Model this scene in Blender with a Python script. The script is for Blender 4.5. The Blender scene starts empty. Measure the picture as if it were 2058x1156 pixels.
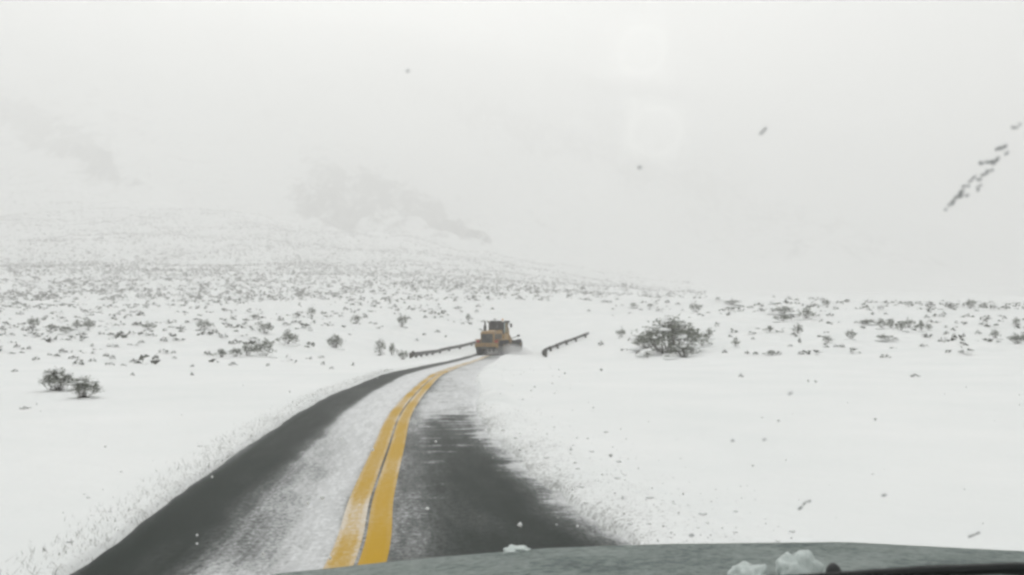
import bpy, bmesh, math, random
import numpy as np
from mathutils import Vector, Matrix, noise as mnoise

# ------------------------------------------------------------------ camera, world, sun, exposure
S = bpy.context.scene
COL = S.collection
CAM_H = 1.6
F_PX = 1782.0            # focal length in pixels of the 2058 px wide photograph
CX, CY, HZ = 1029.0, 578.0, 650.0
cam_d = bpy.data.cameras.new('camera')
cam = bpy.data.objects.new('camera', cam_d)
COL.objects.link(cam)
cam.location = (0, 0, CAM_H)
cam.rotation_euler = (math.radians(90) + math.atan((HZ - CY) / F_PX), 0, 0)
cam_d.sensor_width = 36.0
cam_d.lens = 36.0 * F_PX / 2058.0
cam_d.clip_start = 0.05
cam_d.clip_end = 12000
cam_d.dof.use_dof = True
cam_d.dof.focus_distance = 45.0
cam_d.dof.aperture_fstop = 12.0
S.camera = cam

SUN_EL, SUN_AZ = math.radians(30), math.radians(-8)     # azimuth from +Y towards +X
world = bpy.data.worlds.new('World')
S.world = world
world.use_nodes = True
nt = world.node_tree
nt.nodes.clear()
wo = nt.nodes.new('ShaderNodeOutputWorld')
bg = nt.nodes.new('ShaderNodeBackground')
sky = nt.nodes.new('ShaderNodeTexSky')
sky.sky_type = 'NISHITA'
sky.sun_disc = False
sky.sun_elevation = SUN_EL
sky.sun_rotation = SUN_AZ
sky.dust_density = 4.0
hs = nt.nodes.new('ShaderNodeHueSaturation')
hs.inputs['Saturation'].default_value = 0.06
mx = nt.nodes.new('ShaderNodeMix'); mx.data_type = 'RGBA'
mx.inputs[0].default_value = 0.8
mx.inputs[7].default_value = (6.9, 7.0, 6.95, 1)              # the even cloud deck
nt.links.new(sky.outputs[0], hs.inputs['Color'])
nt.links.new(hs.outputs[0], mx.inputs[6])
nt.links.new(mx.outputs[2], bg.inputs[0])
bg.inputs[1].default_value = 0.13
nt.links.new(bg.outputs[0], wo.inputs[0])

sun_d = bpy.data.lights.new('sun', 'SUN')
sun_d.energy = 2.1
sun_d.angle = math.radians(18)
sun_d.color = (1.0, 0.97, 0.93)
sun = bpy.data.objects.new('sun', sun_d)
COL.objects.link(sun)
sd = Vector((math.sin(SUN_AZ) * math.cos(SUN_EL), math.cos(SUN_AZ) * math.cos(SUN_EL), math.sin(SUN_EL)))
sun.rotation_euler = sd.to_track_quat('Z', 'Y').to_euler()

S.view_settings.view_transform = 'Standard'
S.view_settings.look = 'None'
S.view_settings.gamma = 1.0
S.view_settings.use_curve_mapping = False
S.view_settings.exposure = 0.85
S.cycles.filter_width = 2.8
S.cycles.max_bounces = 8
S.cycles.volume_bounces = 4
S.cycles.transparent_max_bounces = 12

RNG = np.random.RandomState(7)
random.seed(7)

# ------------------------------------------------------------------ helpers
def tag(o, label=None, cat=None, group=None, kind=None):
    if label: o['label'] = label
    if cat: o['category'] = cat
    if group: o['group'] = group
    if kind: o['kind'] = kind
    return o

def link(name, me, mat=None, parent=None):
    o = bpy.data.objects.new(name, me)
    COL.objects.link(o)
    if mat is not None and me is not None and not me.materials:
        me.materials.append(mat)
    if parent is not None: o.parent = parent
    return o

def empty(name, loc=(0, 0, 0), rz=0.0):
    o = bpy.data.objects.new(name, None)
    COL.objects.link(o)
    o.location = loc
    o.rotation_euler = (0, 0, rz)
    o.empty_display_size = 0.3
    return o

def mesh_np(name, V, Fq, smooth=False):
    """V n x 3, Fq m x k (all faces with k corners)."""
    V = np.asarray(V, np.float32); Fq = np.asarray(Fq, np.int32)
    me = bpy.data.meshes.new(name)
    k = Fq.shape[1]
    me.vertices.add(len(V)); me.vertices.foreach_set('co', V.ravel())
    me.loops.add(Fq.size); me.loops.foreach_set('vertex_index', Fq.ravel())
    me.polygons.add(len(Fq))
    me.polygons.foreach_set('loop_start', np.arange(0, Fq.size, k, dtype=np.int32))
    me.polygons.foreach_set('loop_total', np.full(len(Fq), k, np.int32))
    me.update(calc_edges=True)
    if smooth: me.polygons.foreach_set('use_smooth', np.ones(len(Fq), bool))
    return me

def fattr(me, name, vals):
    a = me.attributes.new(name, 'FLOAT', 'POINT')
    a.data.foreach_set('value', np.asarray(vals, np.float32))

def copy_tree(o, parent=None):
    c = o.copy(); COL.objects.link(c)
    if parent is not None: c.parent = parent
    for ch in list(o.children): copy_tree(ch, c)
    return c

# value noise, vectorised
def _hash(ix, iy, seed):
    h = (ix * 374761393 + iy * 668265263 + seed * 974711) & 0xFFFFFFFF
    h = ((h ^ (h >> 13)) * 1274126177) & 0xFFFFFFFF
    h = h ^ (h >> 16)
    return (h & 0xFFFF) / 65535.0 * 2 - 1

def vnoise(x, y, seed=0):
    ix, iy = np.floor(x).astype(np.int64), np.floor(y).astype(np.int64)
    fx, fy = x - ix, y - iy
    fx = fx * fx * fx * (fx * (fx * 6 - 15) + 10); fy = fy * fy * fy * (fy * (fy * 6 - 15) + 10)
    a, b = _hash(ix, iy, seed), _hash(ix + 1, iy, seed)
    c, d = _hash(ix, iy + 1, seed), _hash(ix + 1, iy + 1, seed)
    return (a * (1 - fx) + b * fx) * (1 - fy) + (c * (1 - fx) + d * fx) * fy

def fbm(x, y, seed=0, octv=4):
    t, a = 0, 1.0
    for k in range(octv):
        t = t + a * vnoise(x * 2 ** k + 17.3 * k, y * 2 ** k - 9.1 * k, seed + k); a *= 0.5
    return t

def sstep(a, b, x):
    t = np.clip((x - a) / (b - a), 0, 1)
    return t * t * (3 - 2 * t)

# ------------------------------------------------------------------ materials
def new_mat(name):
    m = bpy.data.materials.new(name); m.use_nodes = True
    return m, m.node_tree, m.node_tree.nodes['Principled BSDF']

def N(t, kind, **kw):
    n = t.nodes.new(kind)
    for k, v in kw.items():
        if k in n.inputs: n.inputs[k].default_value = v
        else: setattr(n, k, v)
    return n

def math_n(t, op, a, b=None, c=None, clamp=False):
    n = t.nodes.new('ShaderNodeMath'); n.operation = op; n.use_clamp = clamp
    for i, v in enumerate((a, b, c)):
        if v is None: continue
        if isinstance(v, (int, float)): n.inputs[i].default_value = v
        else: t.links.new(v, n.inputs[i])
    return n.outputs[0]

def maprange(t, v, a, b, c=0.0, d=1.0, smooth=True):
    n = t.nodes.new('ShaderNodeMapRange')
    if smooth: n.interpolation_type = 'SMOOTHSTEP'
    t.links.new(v, n.inputs[0])
    for i, q in enumerate((a, b, c, d)): n.inputs[i + 1].default_value = q
    return n.outputs[0]

def mixc(t, f, a, b):
    n = t.nodes.new('ShaderNodeMix'); n.data_type = 'RGBA'
    if isinstance(f, (int, float)): n.inputs[0].default_value = f
    else: t.links.new(f, n.inputs[0])
    for i, v in ((6, a), (7, b)):
        if isinstance(v, tuple): n.inputs[i].default_value = (*v[:3], 1)
        else: t.links.new(v, n.inputs[i])
    return n.outputs[2]

def simple_mat(name, col, rough=0.6, metal=0.0, var=0.15, scale=6.0, bump=0.0, dirt=None):
    m, t, p = new_mat(name)
    tc = N(t, 'ShaderNodeTexCoord')
    nz = N(t, 'ShaderNodeTexNoise', Scale=scale, Detail=6.0, Roughness=0.6)
    t.links.new(tc.outputs['Object'], nz.inputs['Vector'])
    lo = tuple(c * (1 - var) for c in col); hi = tuple(min(1, c * (1 + var)) for c in col)
    c = mixc(t, nz.outputs['Fac'], lo, hi)
    if dirt:
        n2 = N(t, 'ShaderNodeTexNoise', Scale=scale * 0.7, Detail=8.0, Roughness=0.7)
        t.links.new(tc.outputs['Object'], n2.inputs['Vector'])
        c = mixc(t, maprange(t, n2.outputs['Fac'], 0.48, 0.62, 0, dirt[1]), c, dirt[0])
    t.links.new(c, p.inputs['Base Color'])
    p.inputs['Roughness'].default_value = rough
    p.inputs['Metallic'].default_value = metal
    if bump:
        b = N(t, 'ShaderNodeBump', Strength=bump, Distance=0.02)
        t.links.new(nz.outputs['Fac'], b.inputs['Height'])
        t.links.new(b.outputs[0], p.inputs['Normal'])
    return m

SNOW = (0.80, 0.81, 0.81)

def snow_ground_mat():
    m, t, p = new_mat('ground_snow')
    tc = N(t, 'ShaderNodeTexCoord')
    au = N(t, 'ShaderNodeAttribute', attribute_name='road_u')
    ad = N(t, 'ShaderNodeAttribute', attribute_name='depth')
    am = N(t, 'ShaderNodeAttribute', attribute_name='grit')
    ar = N(t, 'ShaderNodeAttribute', attribute_name='rock')
    n1 = N(t, 'ShaderNodeTexNoise', Scale=0.25, Detail=5.0, Roughness=0.6)
    n2 = N(t, 'ShaderNodeTexNoise', Scale=26.0, Detail=5.0, Roughness=0.75)
    n3 = N(t, 'ShaderNodeTexNoise', Scale=1.6, Detail=4.0, Roughness=0.6)
    for n in (n1, n2, n3): t.links.new(tc.outputs['Object'], n.inputs['Vector'])
    c = mixc(t, n1.outputs['Fac'], (0.69, 0.72, 0.72), (0.85, 0.85, 0.85))
    # grit thrown onto the snow beside the ploughed strip
    thr = math_n(t, 'ADD', math_n(t, 'MULTIPLY', n2.outputs['Fac'], 0.75), math_n(t, 'MULTIPLY', n3.outputs['Fac'], 0.25))
    lim = math_n(t, 'SUBTRACT', 0.66, math_n(t, 'MULTIPLY', am.outputs['Fac'], 0.20))
    f = math_n(t, 'MULTIPLY', math_n(t, 'SUBTRACT', thr, lim), 9.0, clamp=True)
    f = math_n(t, 'MULTIPLY', f, maprange(t, am.outputs['Fac'], 0.02, 0.3, 0, 0.8))
    c = mixc(t, f, c, (0.26, 0.26, 0.25))
    # bare rock where the far slope is too steep to hold snow
    nr = N(t, 'ShaderNodeTexNoise', Scale=0.045, Detail=9.0, Roughness=0.75)
    mpr = N(t, 'ShaderNodeMapping'); mpr.inputs['Scale'].default_value = (1.0, 0.35, 0.45)
    t.links.new(tc.outputs['Object'], mpr.inputs[0]); t.links.new(mpr.outputs[0], nr.inputs['Vector'])
    rk = math_n(t, 'ADD', ar.outputs['Fac'], math_n(t, 'MULTIPLY', math_n(t, 'SUBTRACT', nr.outputs['Fac'], 0.52), 3.2))
    rk = maprange(t, rk, 0.36, 0.95, 0, 0.85)
    rk = math_n(t, 'MULTIPLY', rk, maprange(t, ar.outputs['Fac'], 0.02, 0.2))
    c = mixc(t, rk, c, (0.14, 0.13, 0.12))
    t.links.new(c, p.inputs['Base Color'])
    p.inputs['Roughness'].default_value = 0.75
    p.inputs['Specular IOR Level'].default_value = 0.25
    b = N(t, 'ShaderNodeBump', Strength=0.5, Distance=0.05)
    n5 = N(t, 'ShaderNodeTexNoise', Scale=3.2, Detail=7.0, Roughness=0.6)
    t.links.new(tc.outputs['Object'], n5.inputs['Vector'])
    t.links.new(n5.outputs['Fac'], b.inputs['Height'])
    t.links.new(b.outputs[0], p.inputs['Normal'])
    return m

def dusted_mat(name, base_a, base_b, amount=1.0, rough=0.55):
    """A road surface or paint with wind blown snow on it; 'dust' per vertex says how much, UV is (across, along)."""
    m, t, p = new_mat(name)
    uv = N(t, 'ShaderNodeUVMap'); uv.uv_map = 'UVMap'
    ad = N(t, 'ShaderNodeAttribute', attribute_name='dust')
    ast = N(t, 'ShaderNodeAttribute', attribute_name='streak')
    tc = N(t, 'ShaderNodeTexCoord')
    def nz(sx, sy, det=4.0, r=0.65):
        mp = N(t, 'ShaderNodeMapping'); mp.inputs['Scale'].default_value = (sx, sy, 1); mp.inputs['Location'].default_value = (sx * .37, sy * .91, 0)
        t.links.new(uv.outputs[0], mp.inputs[0])
        n = N(t, 'ShaderNodeTexNoise', Scale=1.0, Detail=det, Roughness=r)
        t.links.new(mp.outputs[0], n.inputs['Vector'])
        return n.outputs['Fac']
    fine = nz(24, 14, 8.0, 0.9)
    along = nz(7, 0.7, 5.0)
    cross = nz(0.8, 2.6, 6.0, 0.7)
    grain = nz(90, 90, 2.0)
    h = math_n(t, 'ADD', math_n(t, 'MULTIPLY', fine, 0.8), math_n(t, 'MULTIPLY', along, 0.2))
    h = math_n(t, 'ADD', h, math_n(t, 'MULTIPLY', math_n(t, 'MULTIPLY', math_n(t, 'SUBTRACT', cross, 0.5), 2.2), ast.outputs['Fac']))
    v = math_n(t, 'ADD', math_n(t, 'SUBTRACT', h, 0.5), math_n(t, 'MULTIPLY', math_n(t, 'SUBTRACT', ad.outputs['Fac'], 0.5), 0.62))
    g = maprange(t, v, -0.07, 0.11, 0.0, 0.62 * amount)
    gr1 = maprange(t, nz(22, 13, 5.0, 0.85), 0.36, 0.64, 0.25, 1.6)
    gr2 = maprange(t, nz(9, 1.3, 5.0, 0.7), 0.3, 0.7, 0.5, 1.4)
    gr = math_n(t, 'MULTIPLY', gr1, gr2)
    veil = math_n(t, 'MULTIPLY', math_n(t, 'MULTIPLY', math_n(t, 'POWER', math_n(t, 'MAXIMUM', ad.outputs['Fac'], 0.0), 2.0), 1.05 * amount), gr, clamp=True)
    f = math_n(t, 'SUBTRACT', 1.0, math_n(t, 'MULTIPLY', math_n(t, 'SUBTRACT', 1.0, veil), math_n(t, 'SUBTRACT', 1.0, g)))
    base = mixc(t, grain, base_a, base_b)
    col = mixc(t, f, base, (0.74, 0.75, 0.76))
    t.links.new(col, p.inputs['Base Color'])
    t.links.new(maprange(t, f, 0, 0.5, rough, 0.85), p.inputs['Roughness'])
    p.inputs['Specular IOR Level'].default_value = 0.05
    b = N(t, 'ShaderNodeBump', Strength=0.6, Distance=0.006)
    t.links.new(math_n(t, 'ADD', fine, math_n(t, 'MULTIPLY', grain, 0.5)), b.inputs['Height'])
    t.links.new(b.outputs[0], p.inputs['Normal'])
    return m

def snowed_mat(name, base, base2, snow_from=0.35, snow_to=0.75, scale=8.0, rough=0.9, amount=1.0):
    """Anything outdoors with snow lying on its upward faces."""
    m, t, p = new_mat(name)
    tc = N(t, 'ShaderNodeTexCoord'); ge = N(t, 'ShaderNodeNewGeometry')
    nz = N(t, 'ShaderNodeTexNoise', Scale=scale, Detail=5.0, Roughness=0.7)
    t.links.new(tc.outputs['Object'], nz.inputs['Vector'])
    sx = N(t, 'ShaderNodeSeparateXYZ'); t.links.new(ge.outputs['Normal'], sx.inputs[0])
    up = math_n(t, 'ADD', sx.outputs['Z'], math_n(t, 'MULTIPLY', math_n(t, 'SUBTRACT', nz.outputs['Fac'], 0.5), 0.9))
    f = maprange(t, up, snow_from, snow_to, 0, amount)
    c = mixc(t, nz.outputs['Fac'], base, base2)
    t.links.new(mixc(t, f, c, SNOW), p.inputs['Base Color'])
    p.inputs['Roughness'].default_value = rough
    p.inputs['Specular IOR Level'].default_value = 0.15
    return m

M_ground = snow_ground_mat()
M_asphalt = dusted_mat('asphalt_dusted', (0.005, 0.010, 0.008), (0.026, 0.033, 0.029), 1.0, 0.5)
M_yellow = dusted_mat('yellow_paint_dusted', (0.40, 0.235, 0.016), (0.58, 0.36, 0.03), 0.8, 0.6)
M_snow = simple_mat('snow', SNOW, 0.8, 0, 0.04, 12, 0.3)
M_slush = simple_mat('wet_snow', (0.60, 0.66, 0.645), 0.5, 0, 0.12, 60, 0.4)
M_foliage = simple_mat('sage_leaves', (0.19, 0.205, 0.17), 0.9, 0, 0.4, 9)
M_twig = simple_mat('sage_twigs', (0.12, 0.11, 0.10), 0.9, 0, 0.4, 9)
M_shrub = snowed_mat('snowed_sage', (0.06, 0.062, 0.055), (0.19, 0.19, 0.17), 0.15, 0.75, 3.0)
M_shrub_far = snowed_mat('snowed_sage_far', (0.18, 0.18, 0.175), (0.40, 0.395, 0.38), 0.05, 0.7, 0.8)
M_grass = simple_mat('dead_grass', (0.14, 0.14, 0.12), 0.9, 0, 0.5, 3)
M_grit = simple_mat('road_grit', (0.10, 0.098, 0.09), 0.9, 0, 0.4, 3)
M_rail = snowed_mat('weathered_rail', (0.07, 0.07, 0.068), (0.13, 0.125, 0.12), 0.75, 1.1, 2.0, 0.6, 0.8)
M_post = snowed_mat('rail_post', (0.05, 0.045, 0.04), (0.10, 0.09, 0.08), 0.7, 1.0, 5.0, 0.85)
M_gyel = simple_mat('grader_yellow', (0.32, 0.19, 0.05), 0.5, 0, 0.18, 1.5, 0, ((0.16, 0.12, 0.08), 0.6))
M_gdark = simple_mat('grader_dark', (0.035, 0.032, 0.028), 0.6, 0, 0.3, 3, 0, ((0.2, 0.19, 0.18), 0.3))
M_tyre = snowed_mat('tyre_rubber', (0.025, 0.025, 0.026), (0.06, 0.06, 0.06), 0.85, 1.4, 4.0, 0.85, 0.6)
M_steel = simple_mat('worn_steel', (0.20, 0.19, 0.18), 0.45, 0.5, 0.3, 2)
M_beacon = simple_mat('beacon_amber', (0.55, 0.22, 0.02), 0.3, 0, 0.1, 3)
M_red = simple_mat('tail_lamp_red', (0.40, 0.03, 0.02), 0.3, 0, 0.1, 3)
M_white = simple_mat('lamp_white', (0.75, 0.74, 0.68), 0.3, 0, 0.05, 3)
M_black = simple_mat('black_rubber', (0.012, 0.014, 0.014), 0.55, 0, 0.3, 30)
M_speck = simple_mat('dried_dirt', (0.46, 0.47, 0.48), 0.9, 0, 0.35, 300)

def glass_cab():
    m, t, p = new_mat('cab_glass')
    p.inputs['Base Color'].default_value = (0.75, 0.82, 0.8, 1)
    p.inputs['Roughness'].default_value = 0.03
    p.inputs['Transmission Weight'].default_value = 1.0
    p.inputs['IOR'].default_value = 1.02
    return m
M_cabglass = glass_cab()

def car_paint():
    m, t, p = new_mat('frosted_car_paint')
    tc = N(t, 'ShaderNodeTexCoord')
    n1 = N(t, 'ShaderNodeTexNoise', Scale=48.0, Detail=5.0, Roughness=0.8)
    n2 = N(t, 'ShaderNodeTexNoise', Scale=5.0, Detail=4.0, Roughness=0.6)
    for n in (n1, n2): t.links.new(tc.outputs['Object'], n.inputs['Vector'])
    h = math_n(t, 'ADD', math_n(t, 'MULTIPLY', n1.outputs['Fac'], 0.7), math_n(t, 'MULTIPLY', n2.outputs['Fac'], 0.3))
    f = maprange(t, h, 0.38, 0.60, 0.05, 0.95)
    c = mixc(t, f, (0.10, 0.145, 0.135), (0.46, 0.52, 0.50))
    t.links.new(c, p.inputs['Base Color'])
    p.inputs['Roughness'].default_value = 0.55
    b = N(t, 'ShaderNodeBump', Strength=0.3, Distance=0.003)
    t.links.new(n1.outputs['Fac'], b.inputs['Height']); t.links.new(b.outputs[0], p.inputs['Normal'])
    return m
M_paint = car_paint()
M_dash = simple_mat('dash_plastic', (0.05, 0.052, 0.05), 0.8, 0, 0.1, 40)

def windshield_mat():
    m = bpy.data.materials.new('windshield_glass'); m.use_nodes = True
    t = m.node_tree; t.nodes.clear()
    o = t.nodes.new('ShaderNodeOutputMaterial'); b = t.nodes.new('ShaderNodeBsdfTransparent')
    b.inputs[0].default_value = (0.95, 0.95, 0.94, 1)
    t.links.new(b.outputs[0], o.inputs[0])
    return m
M_wind = windshield_mat()

def reflection_mat():  # pale veil added over the glass, a painted reflection of dash papers
    m = bpy.data.materials.new('painted_reflection'); m.use_nodes = True
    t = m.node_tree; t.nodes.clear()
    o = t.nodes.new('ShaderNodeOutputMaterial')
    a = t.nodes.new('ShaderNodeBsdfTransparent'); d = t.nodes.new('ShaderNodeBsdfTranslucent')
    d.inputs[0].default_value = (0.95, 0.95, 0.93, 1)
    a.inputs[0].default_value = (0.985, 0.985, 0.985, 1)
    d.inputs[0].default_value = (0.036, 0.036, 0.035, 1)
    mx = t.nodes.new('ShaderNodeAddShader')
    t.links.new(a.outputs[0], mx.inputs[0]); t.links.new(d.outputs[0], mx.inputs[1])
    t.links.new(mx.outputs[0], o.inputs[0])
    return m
M_reflection = reflection_mat()

# ------------------------------------------------------------------ road course and terrain
PATH = np.array([(-0.85, -30), (-0.85, 0), (-1.04, 6.0), (-1.28, 8.15), (-1.58, 11.4), (-1.95, 15.5), (-2.22, 21), (-2.48, 28), (-2.62, 38),
                 (-2.62, 48), (-2.55, 60), (-2.5, 70), (-2.42, 80), (-1.9, 88), (-0.5, 95), (2.2, 103), (5.9, 112), (10.3, 122), (17, 134),
                 (27, 147), (45, 163), (75, 182), (120, 205), (180, 232)], float)
def catmull(P, n=14):
    out = []
    Q = np.vstack([2 * P[0] - P[1], P, 2 * P[-1] - P[-2]])
    for i in range(1, len(Q) - 2):
        p0, p1, p2, p3 = Q[i - 1:i + 3]
        d01, d12, d23 = (max(np.linalg.norm(b - a) ** 0.5, 1e-6) for a, b in ((p0, p1), (p1, p2), (p2, p3)))
        m1 = (p2 - p1) + d12 * ((p1 - p0) / d01 - (p2 - p0) / (d01 + d12))
        m2 = (p2 - p1) + d12 * ((p3 - p2) / d23 - (p3 - p1) / (d12 + d23))
        for k in range(n):
            t = k / n
            out.append((2 * t**3 - 3 * t**2 + 1) * p1 + (t**3 - 2 * t**2 + t) * m1 + (-2 * t**3 + 3 * t**2) * p2 + (t**3 - t**2) * m2)
    out.append(Q[-2])
    return np.array(out)
RP = catmull(PATH)
RT = np.gradient(RP, axis=0); RT /= np.linalg.norm(RT, axis=1)[:, None]
RN = np.stack([RT[:, 1], -RT[:, 0]], 1)                 # to the right
RS = np.concatenate([[0], np.cumsum(np.linalg.norm(np.diff(RP, axis=0), axis=1))])
RS -= np.interp(0.0, RP[:, 1], RS)                      # distance along the road from the camera
ZK = np.array([(-60, 0), (20, 0), (30, -.12), (40, -.40), (50, -.68), (60, -.95), (75, -1.32), (86, -1.5), (95, -1.25), (104, -.55), (110, .1), (114, .5), (122, 1.1),
               (134, 2.0), (150, 3.1), (170, 4.5), (190, 6.0), (215, 7.2), (240, 8.2)], float)
def road_z(y): return np.interp(y, ZK[:, 0], ZK[:, 1])

def col(*p):                                            # (depth, z) or (depth, 'y', row in the photograph)
    D = np.array([q[0] for q in p], float)
    Z = np.array([q[1] if len(q) == 2 else CAM_H - (q[2] - HZ) / F_PX * q[0] for q in p], float)
    return D, Z
COLX = [0, 450, 800, 960, 1100, 1230, 1330, 1500, 1800, 2058]
COLT = [
    col((0, 0), (60, 0), (100, 'y', 664), (150, 'y', 622), (200, 'y', 598), (300, 'y', 562), (550, 'y', 498), (800, 'y', 432), (1050, 'y', 340), (1400, 'y', 190), (1800, 'y', 60), (2300, 'y', -30), (2700, 'y', -20)),
    col((0, 0), (60, 0), (100, 'y', 662), (150, 'y', 622), (200, 'y', 600), (300, 'y', 566), (550, 'y', 506), (800, 'y', 455), (1050, 'y', 405), (1400, 'y', 280), (1800, 'y', 130), (2300, 'y', 20), (2700, 'y', 10)),
    col((0, 0), (40, -.05), (70, -.4), (100, 'y', 668), (150, 'y', 622), (190, 'y', 601), (300, 'y', 575), (550, 'y', 528), (800, 'y', 490), (1050, 'y', 450), (1400, 'y', 340), (1800, 'y', 190), (2300, 'y', 60), (2700, 'y', 50)),
    col((0, 0), (40, -.2), (70, -.8), (90, 'y', 690), (120, 'y', 664), (150, 'y', 630), (190, 'y', 600), (300, 'y', 578), (550, 'y', 545), (800, 'y', 520), (1050, 'y', 485), (1400, 'y', 390), (1800, 'y', 240), (2300, 'y', 90), (2700, 'y', 80)),
    col((0, 0), (40, -.2), (70, -.8), (95, -1.0), (125, 'y', 664), (160, 'y', 628), (200, 'y', 600), (300, 'y', 585), (550, 'y', 560), (800, 'y', 542), (1050, 'y', 515), (1400, 'y', 430), (1800, 'y', 280), (2300, 'y', 120), (2700, 'y', 110)),
    col((0, 0), (40, -.1), (70, -.5), (95, -.3), (125, 'y', 655), (160, 'y', 625), (200, 'y', 602), (300, 'y', 590), (550, 'y', 572), (800, 'y', 558), (1050, 'y', 535), (1400, 'y', 460), (1800, 'y', 320), (2300, 'y', 150), (2700, 'y', 140)),
    col((0, 0), (40, 0), (50, 0), (75, 'y', 674), (110, 'y', 640), (150, 'y', 611), (170, 'y', 604), (300, 'y', 598), (550, 'y', 585), (800, 'y', 572), (1050, 'y', 550), (1400, 'y', 480), (1800, 'y', 350), (2300, 'y', 180), (2700, 'y', 170)),
    col((0, 0), (42, 0), (70, 'y', 676), (100, 'y', 642), (140, 'y', 609), (160, 'y', 603), (200, 'y', 606), (300, 'y', 602), (550, 'y', 596), (800, 'y', 585), (1050, 'y', 565), (1400, 'y', 510), (1800, 'y', 390), (2300, 'y', 220), (2700, 'y', 210)),
    col((0, 0), (42, 0), (70, 'y', 680), (100, 'y', 645), (140, 'y', 613), (165, 'y', 605), (200, 'y', 609), (300, 'y', 606), (550, 'y', 602), (800, 'y', 592), (1050, 'y', 575), (1400, 'y', 530), (1800, 'y', 430), (2300, 'y', 270), (2700, 'y', 260)),
    col((0, 0), (42, 0), (70, 'y', 684), (100, 'y', 650), (140, 'y', 620), (165, 'y', 611), (200, 'y', 614), (300, 'y', 612), (550, 'y', 608), (800, 'y', 598), (1050, 'y', 580), (1400, 'y', 540), (1800, 'y', 450), (2300, 'y', 300), (2700, 'y', 290)),
]
def road_us(x, y):
    """signed distance from the road's centre line, distance along, height of the road there"""
    u = np.full(x.shape, 999.0); s = np.zeros(x.shape); zr = np.zeros(x.shape)
    idx = np.nonzero((np.hypot(x, y) < 330) & (y > -32))[0]
    for c in range(0, len(idx), 20000):
        ii = idx[c:c + 20000]
        dx = x[ii, None] - RP[None, :, 0]; dy = y[ii, None] - RP[None, :, 1]
        k = np.argmin(dx * dx + dy * dy, axis=1); r = np.arange(len(ii))
        du = dx[r, k] * RN[k, 0] + dy[r, k] * RN[k, 1]
        ds = dx[r, k] * RT[k, 0] + dy[r, k] * RT[k, 1]
        far = np.sqrt(dx[r, k] ** 2 + dy[r, k] ** 2)
        u[ii] = np.where(np.abs(ds) < 3, du, np.sign(du) * far)
        s[ii] = RS[k] + ds
        zr[ii] = road_z(RP[k, 1] + ds * RT[k, 1])
    return u, s, zr

S_END = float(np.interp(90.0, RP[:, 1], RS))            # ploughed as far as the grader's blade
def edges(s):
    le = np.interp(s, [4, 9], [-1.70, -1.84]) + 0.05 * vnoise(s * 0.7, s * 0, 3) + 0.012 * vnoise(s * 3.1, s * 0, 4)
    ri = np.interp(s, [0, 6.5, 8.2, 10, 12, 16, 25, 60], [1.92, 1.88, 1.74, 1.55, 1.42, 1.38, 1.4, 1.5]) + 0.06 * vnoise(s * 1.1, s * 0, 5) + 0.05 * vnoise(s * 4.1, s * 0, 6)
    return le, ri

def terrain(x, y, full=False):
    x = np.asarray(x, float).ravel(); y = np.asarray(y, float).ravel()
    r = np.hypot(x, y)
    D = np.maximum(y, 0.72 * r)
    px = np.clip(CX + F_PX * x / np.maximum(D, 1e-3), 0, 2058)
    spread = 0.17 * sstep(70, 220, D)
    Zc = np.stack([sum(np.interp(D * (1 + k * spread), d, z) for k in (-1, -.6, -.2, .2, .6, 1)) / 6 for d, z in COLT], 0)
    f = np.interp(px, COLX, np.arange(len(COLX)))
    i = np.clip(np.floor(f).astype(int), 0, len(COLX) - 2); w = f - i; w = w * w * (3 - 2 * w)
    ar = np.arange(len(x))
    z = Zc[i, ar] * (1 - w) + Zc[i + 1, ar] * w
    u, s, zr = road_us(x, y)
    # natural unevenness
    amp = sstep(3.0, 9.0, np.abs(u))
    z = z + amp * (0.085 * fbm(x / 3.6, y / 2.6, 11, 4) + 0.022 * fbm(x / 0.8, y / 0.6, 12, 2) * np.exp(-r / 60))
    hum = sstep(33, 55, D) * sstep(260, 160, D)
    z = z + amp * hum * (0.22 * fbm(x / 3.5, y / 3.5, 21, 3) + 0.35 * vnoise(x / 14, y / 14, 22))
    z = z + sstep(150, 500, D) * (r / 900.0) ** 1.2 * (9.0 * fbm(x / 160, y / 160, 31, 5))
    z = z + sstep(900, 1500, D) * 26.0 * fbm(x / 210, y / 420, 41, 4)
    wr = sstep(5.5, 20.0, np.abs(u)) * 1.0
    z = zr * (1 - wr) + z * wr
    le, ri = edges(s)
    ploughed = (s < S_END) & (np.abs(u) < 50)
    # snow left of / right of the scraped strip, with a low berm on the right
    inside = sstep(-0.05, 0.05, u - le) * sstep(-0.05, 0.05, ri - u)
    inside = np.where(ploughed, inside, 0.0)
    over = 0.05 + 0.007 * fbm(x / 0.5, y / 0.5, 51, 3) * (np.abs(u) < 8) + np.where(ploughed, (0.09 + 0.05 * fbm(x / 0.9, y / 0.9, 52, 3)) * np.exp(-((u - ri - 0.42) / 0.3) ** 2) + 0.03 * np.exp(-((u - le + 0.25) / 0.2) ** 2), 0)
    z = z + over * (1 - inside) - 0.07 * inside
    if not full: return z
    grit = np.where(u > 0, np.interp(u - ri, [-0.4, 0, 0.35, 1.0, 2.4, 5], [1, .95, .62, .34, .13, 0]), np.interp(le - u, [-0.4, 0, 0.25, 0.7, 1.3], [1, .8, .4, .15, 0]))
    grit = grit * ploughed * np.interp(s, [0, 14, 24, 50, 90], [1, 1, .6, .45, .3])
    return z, u, s, D, grit, px

def ground_from_photo(px, py, dmin=12.0):
    """where the sight line through a point of the photograph meets the ground"""
    D = np.geomspace(dmin, 2400, 1400)
    x = (px - CX) / F_PX * D
    zl = CAM_H - (py - HZ) / F_PX * D
    g = terrain(x, D)
    k = np.nonzero(g >= zl)[0]
    k = k[0] if len(k) else len(D) - 1
    return x[k], D[k], g[k]

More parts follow.
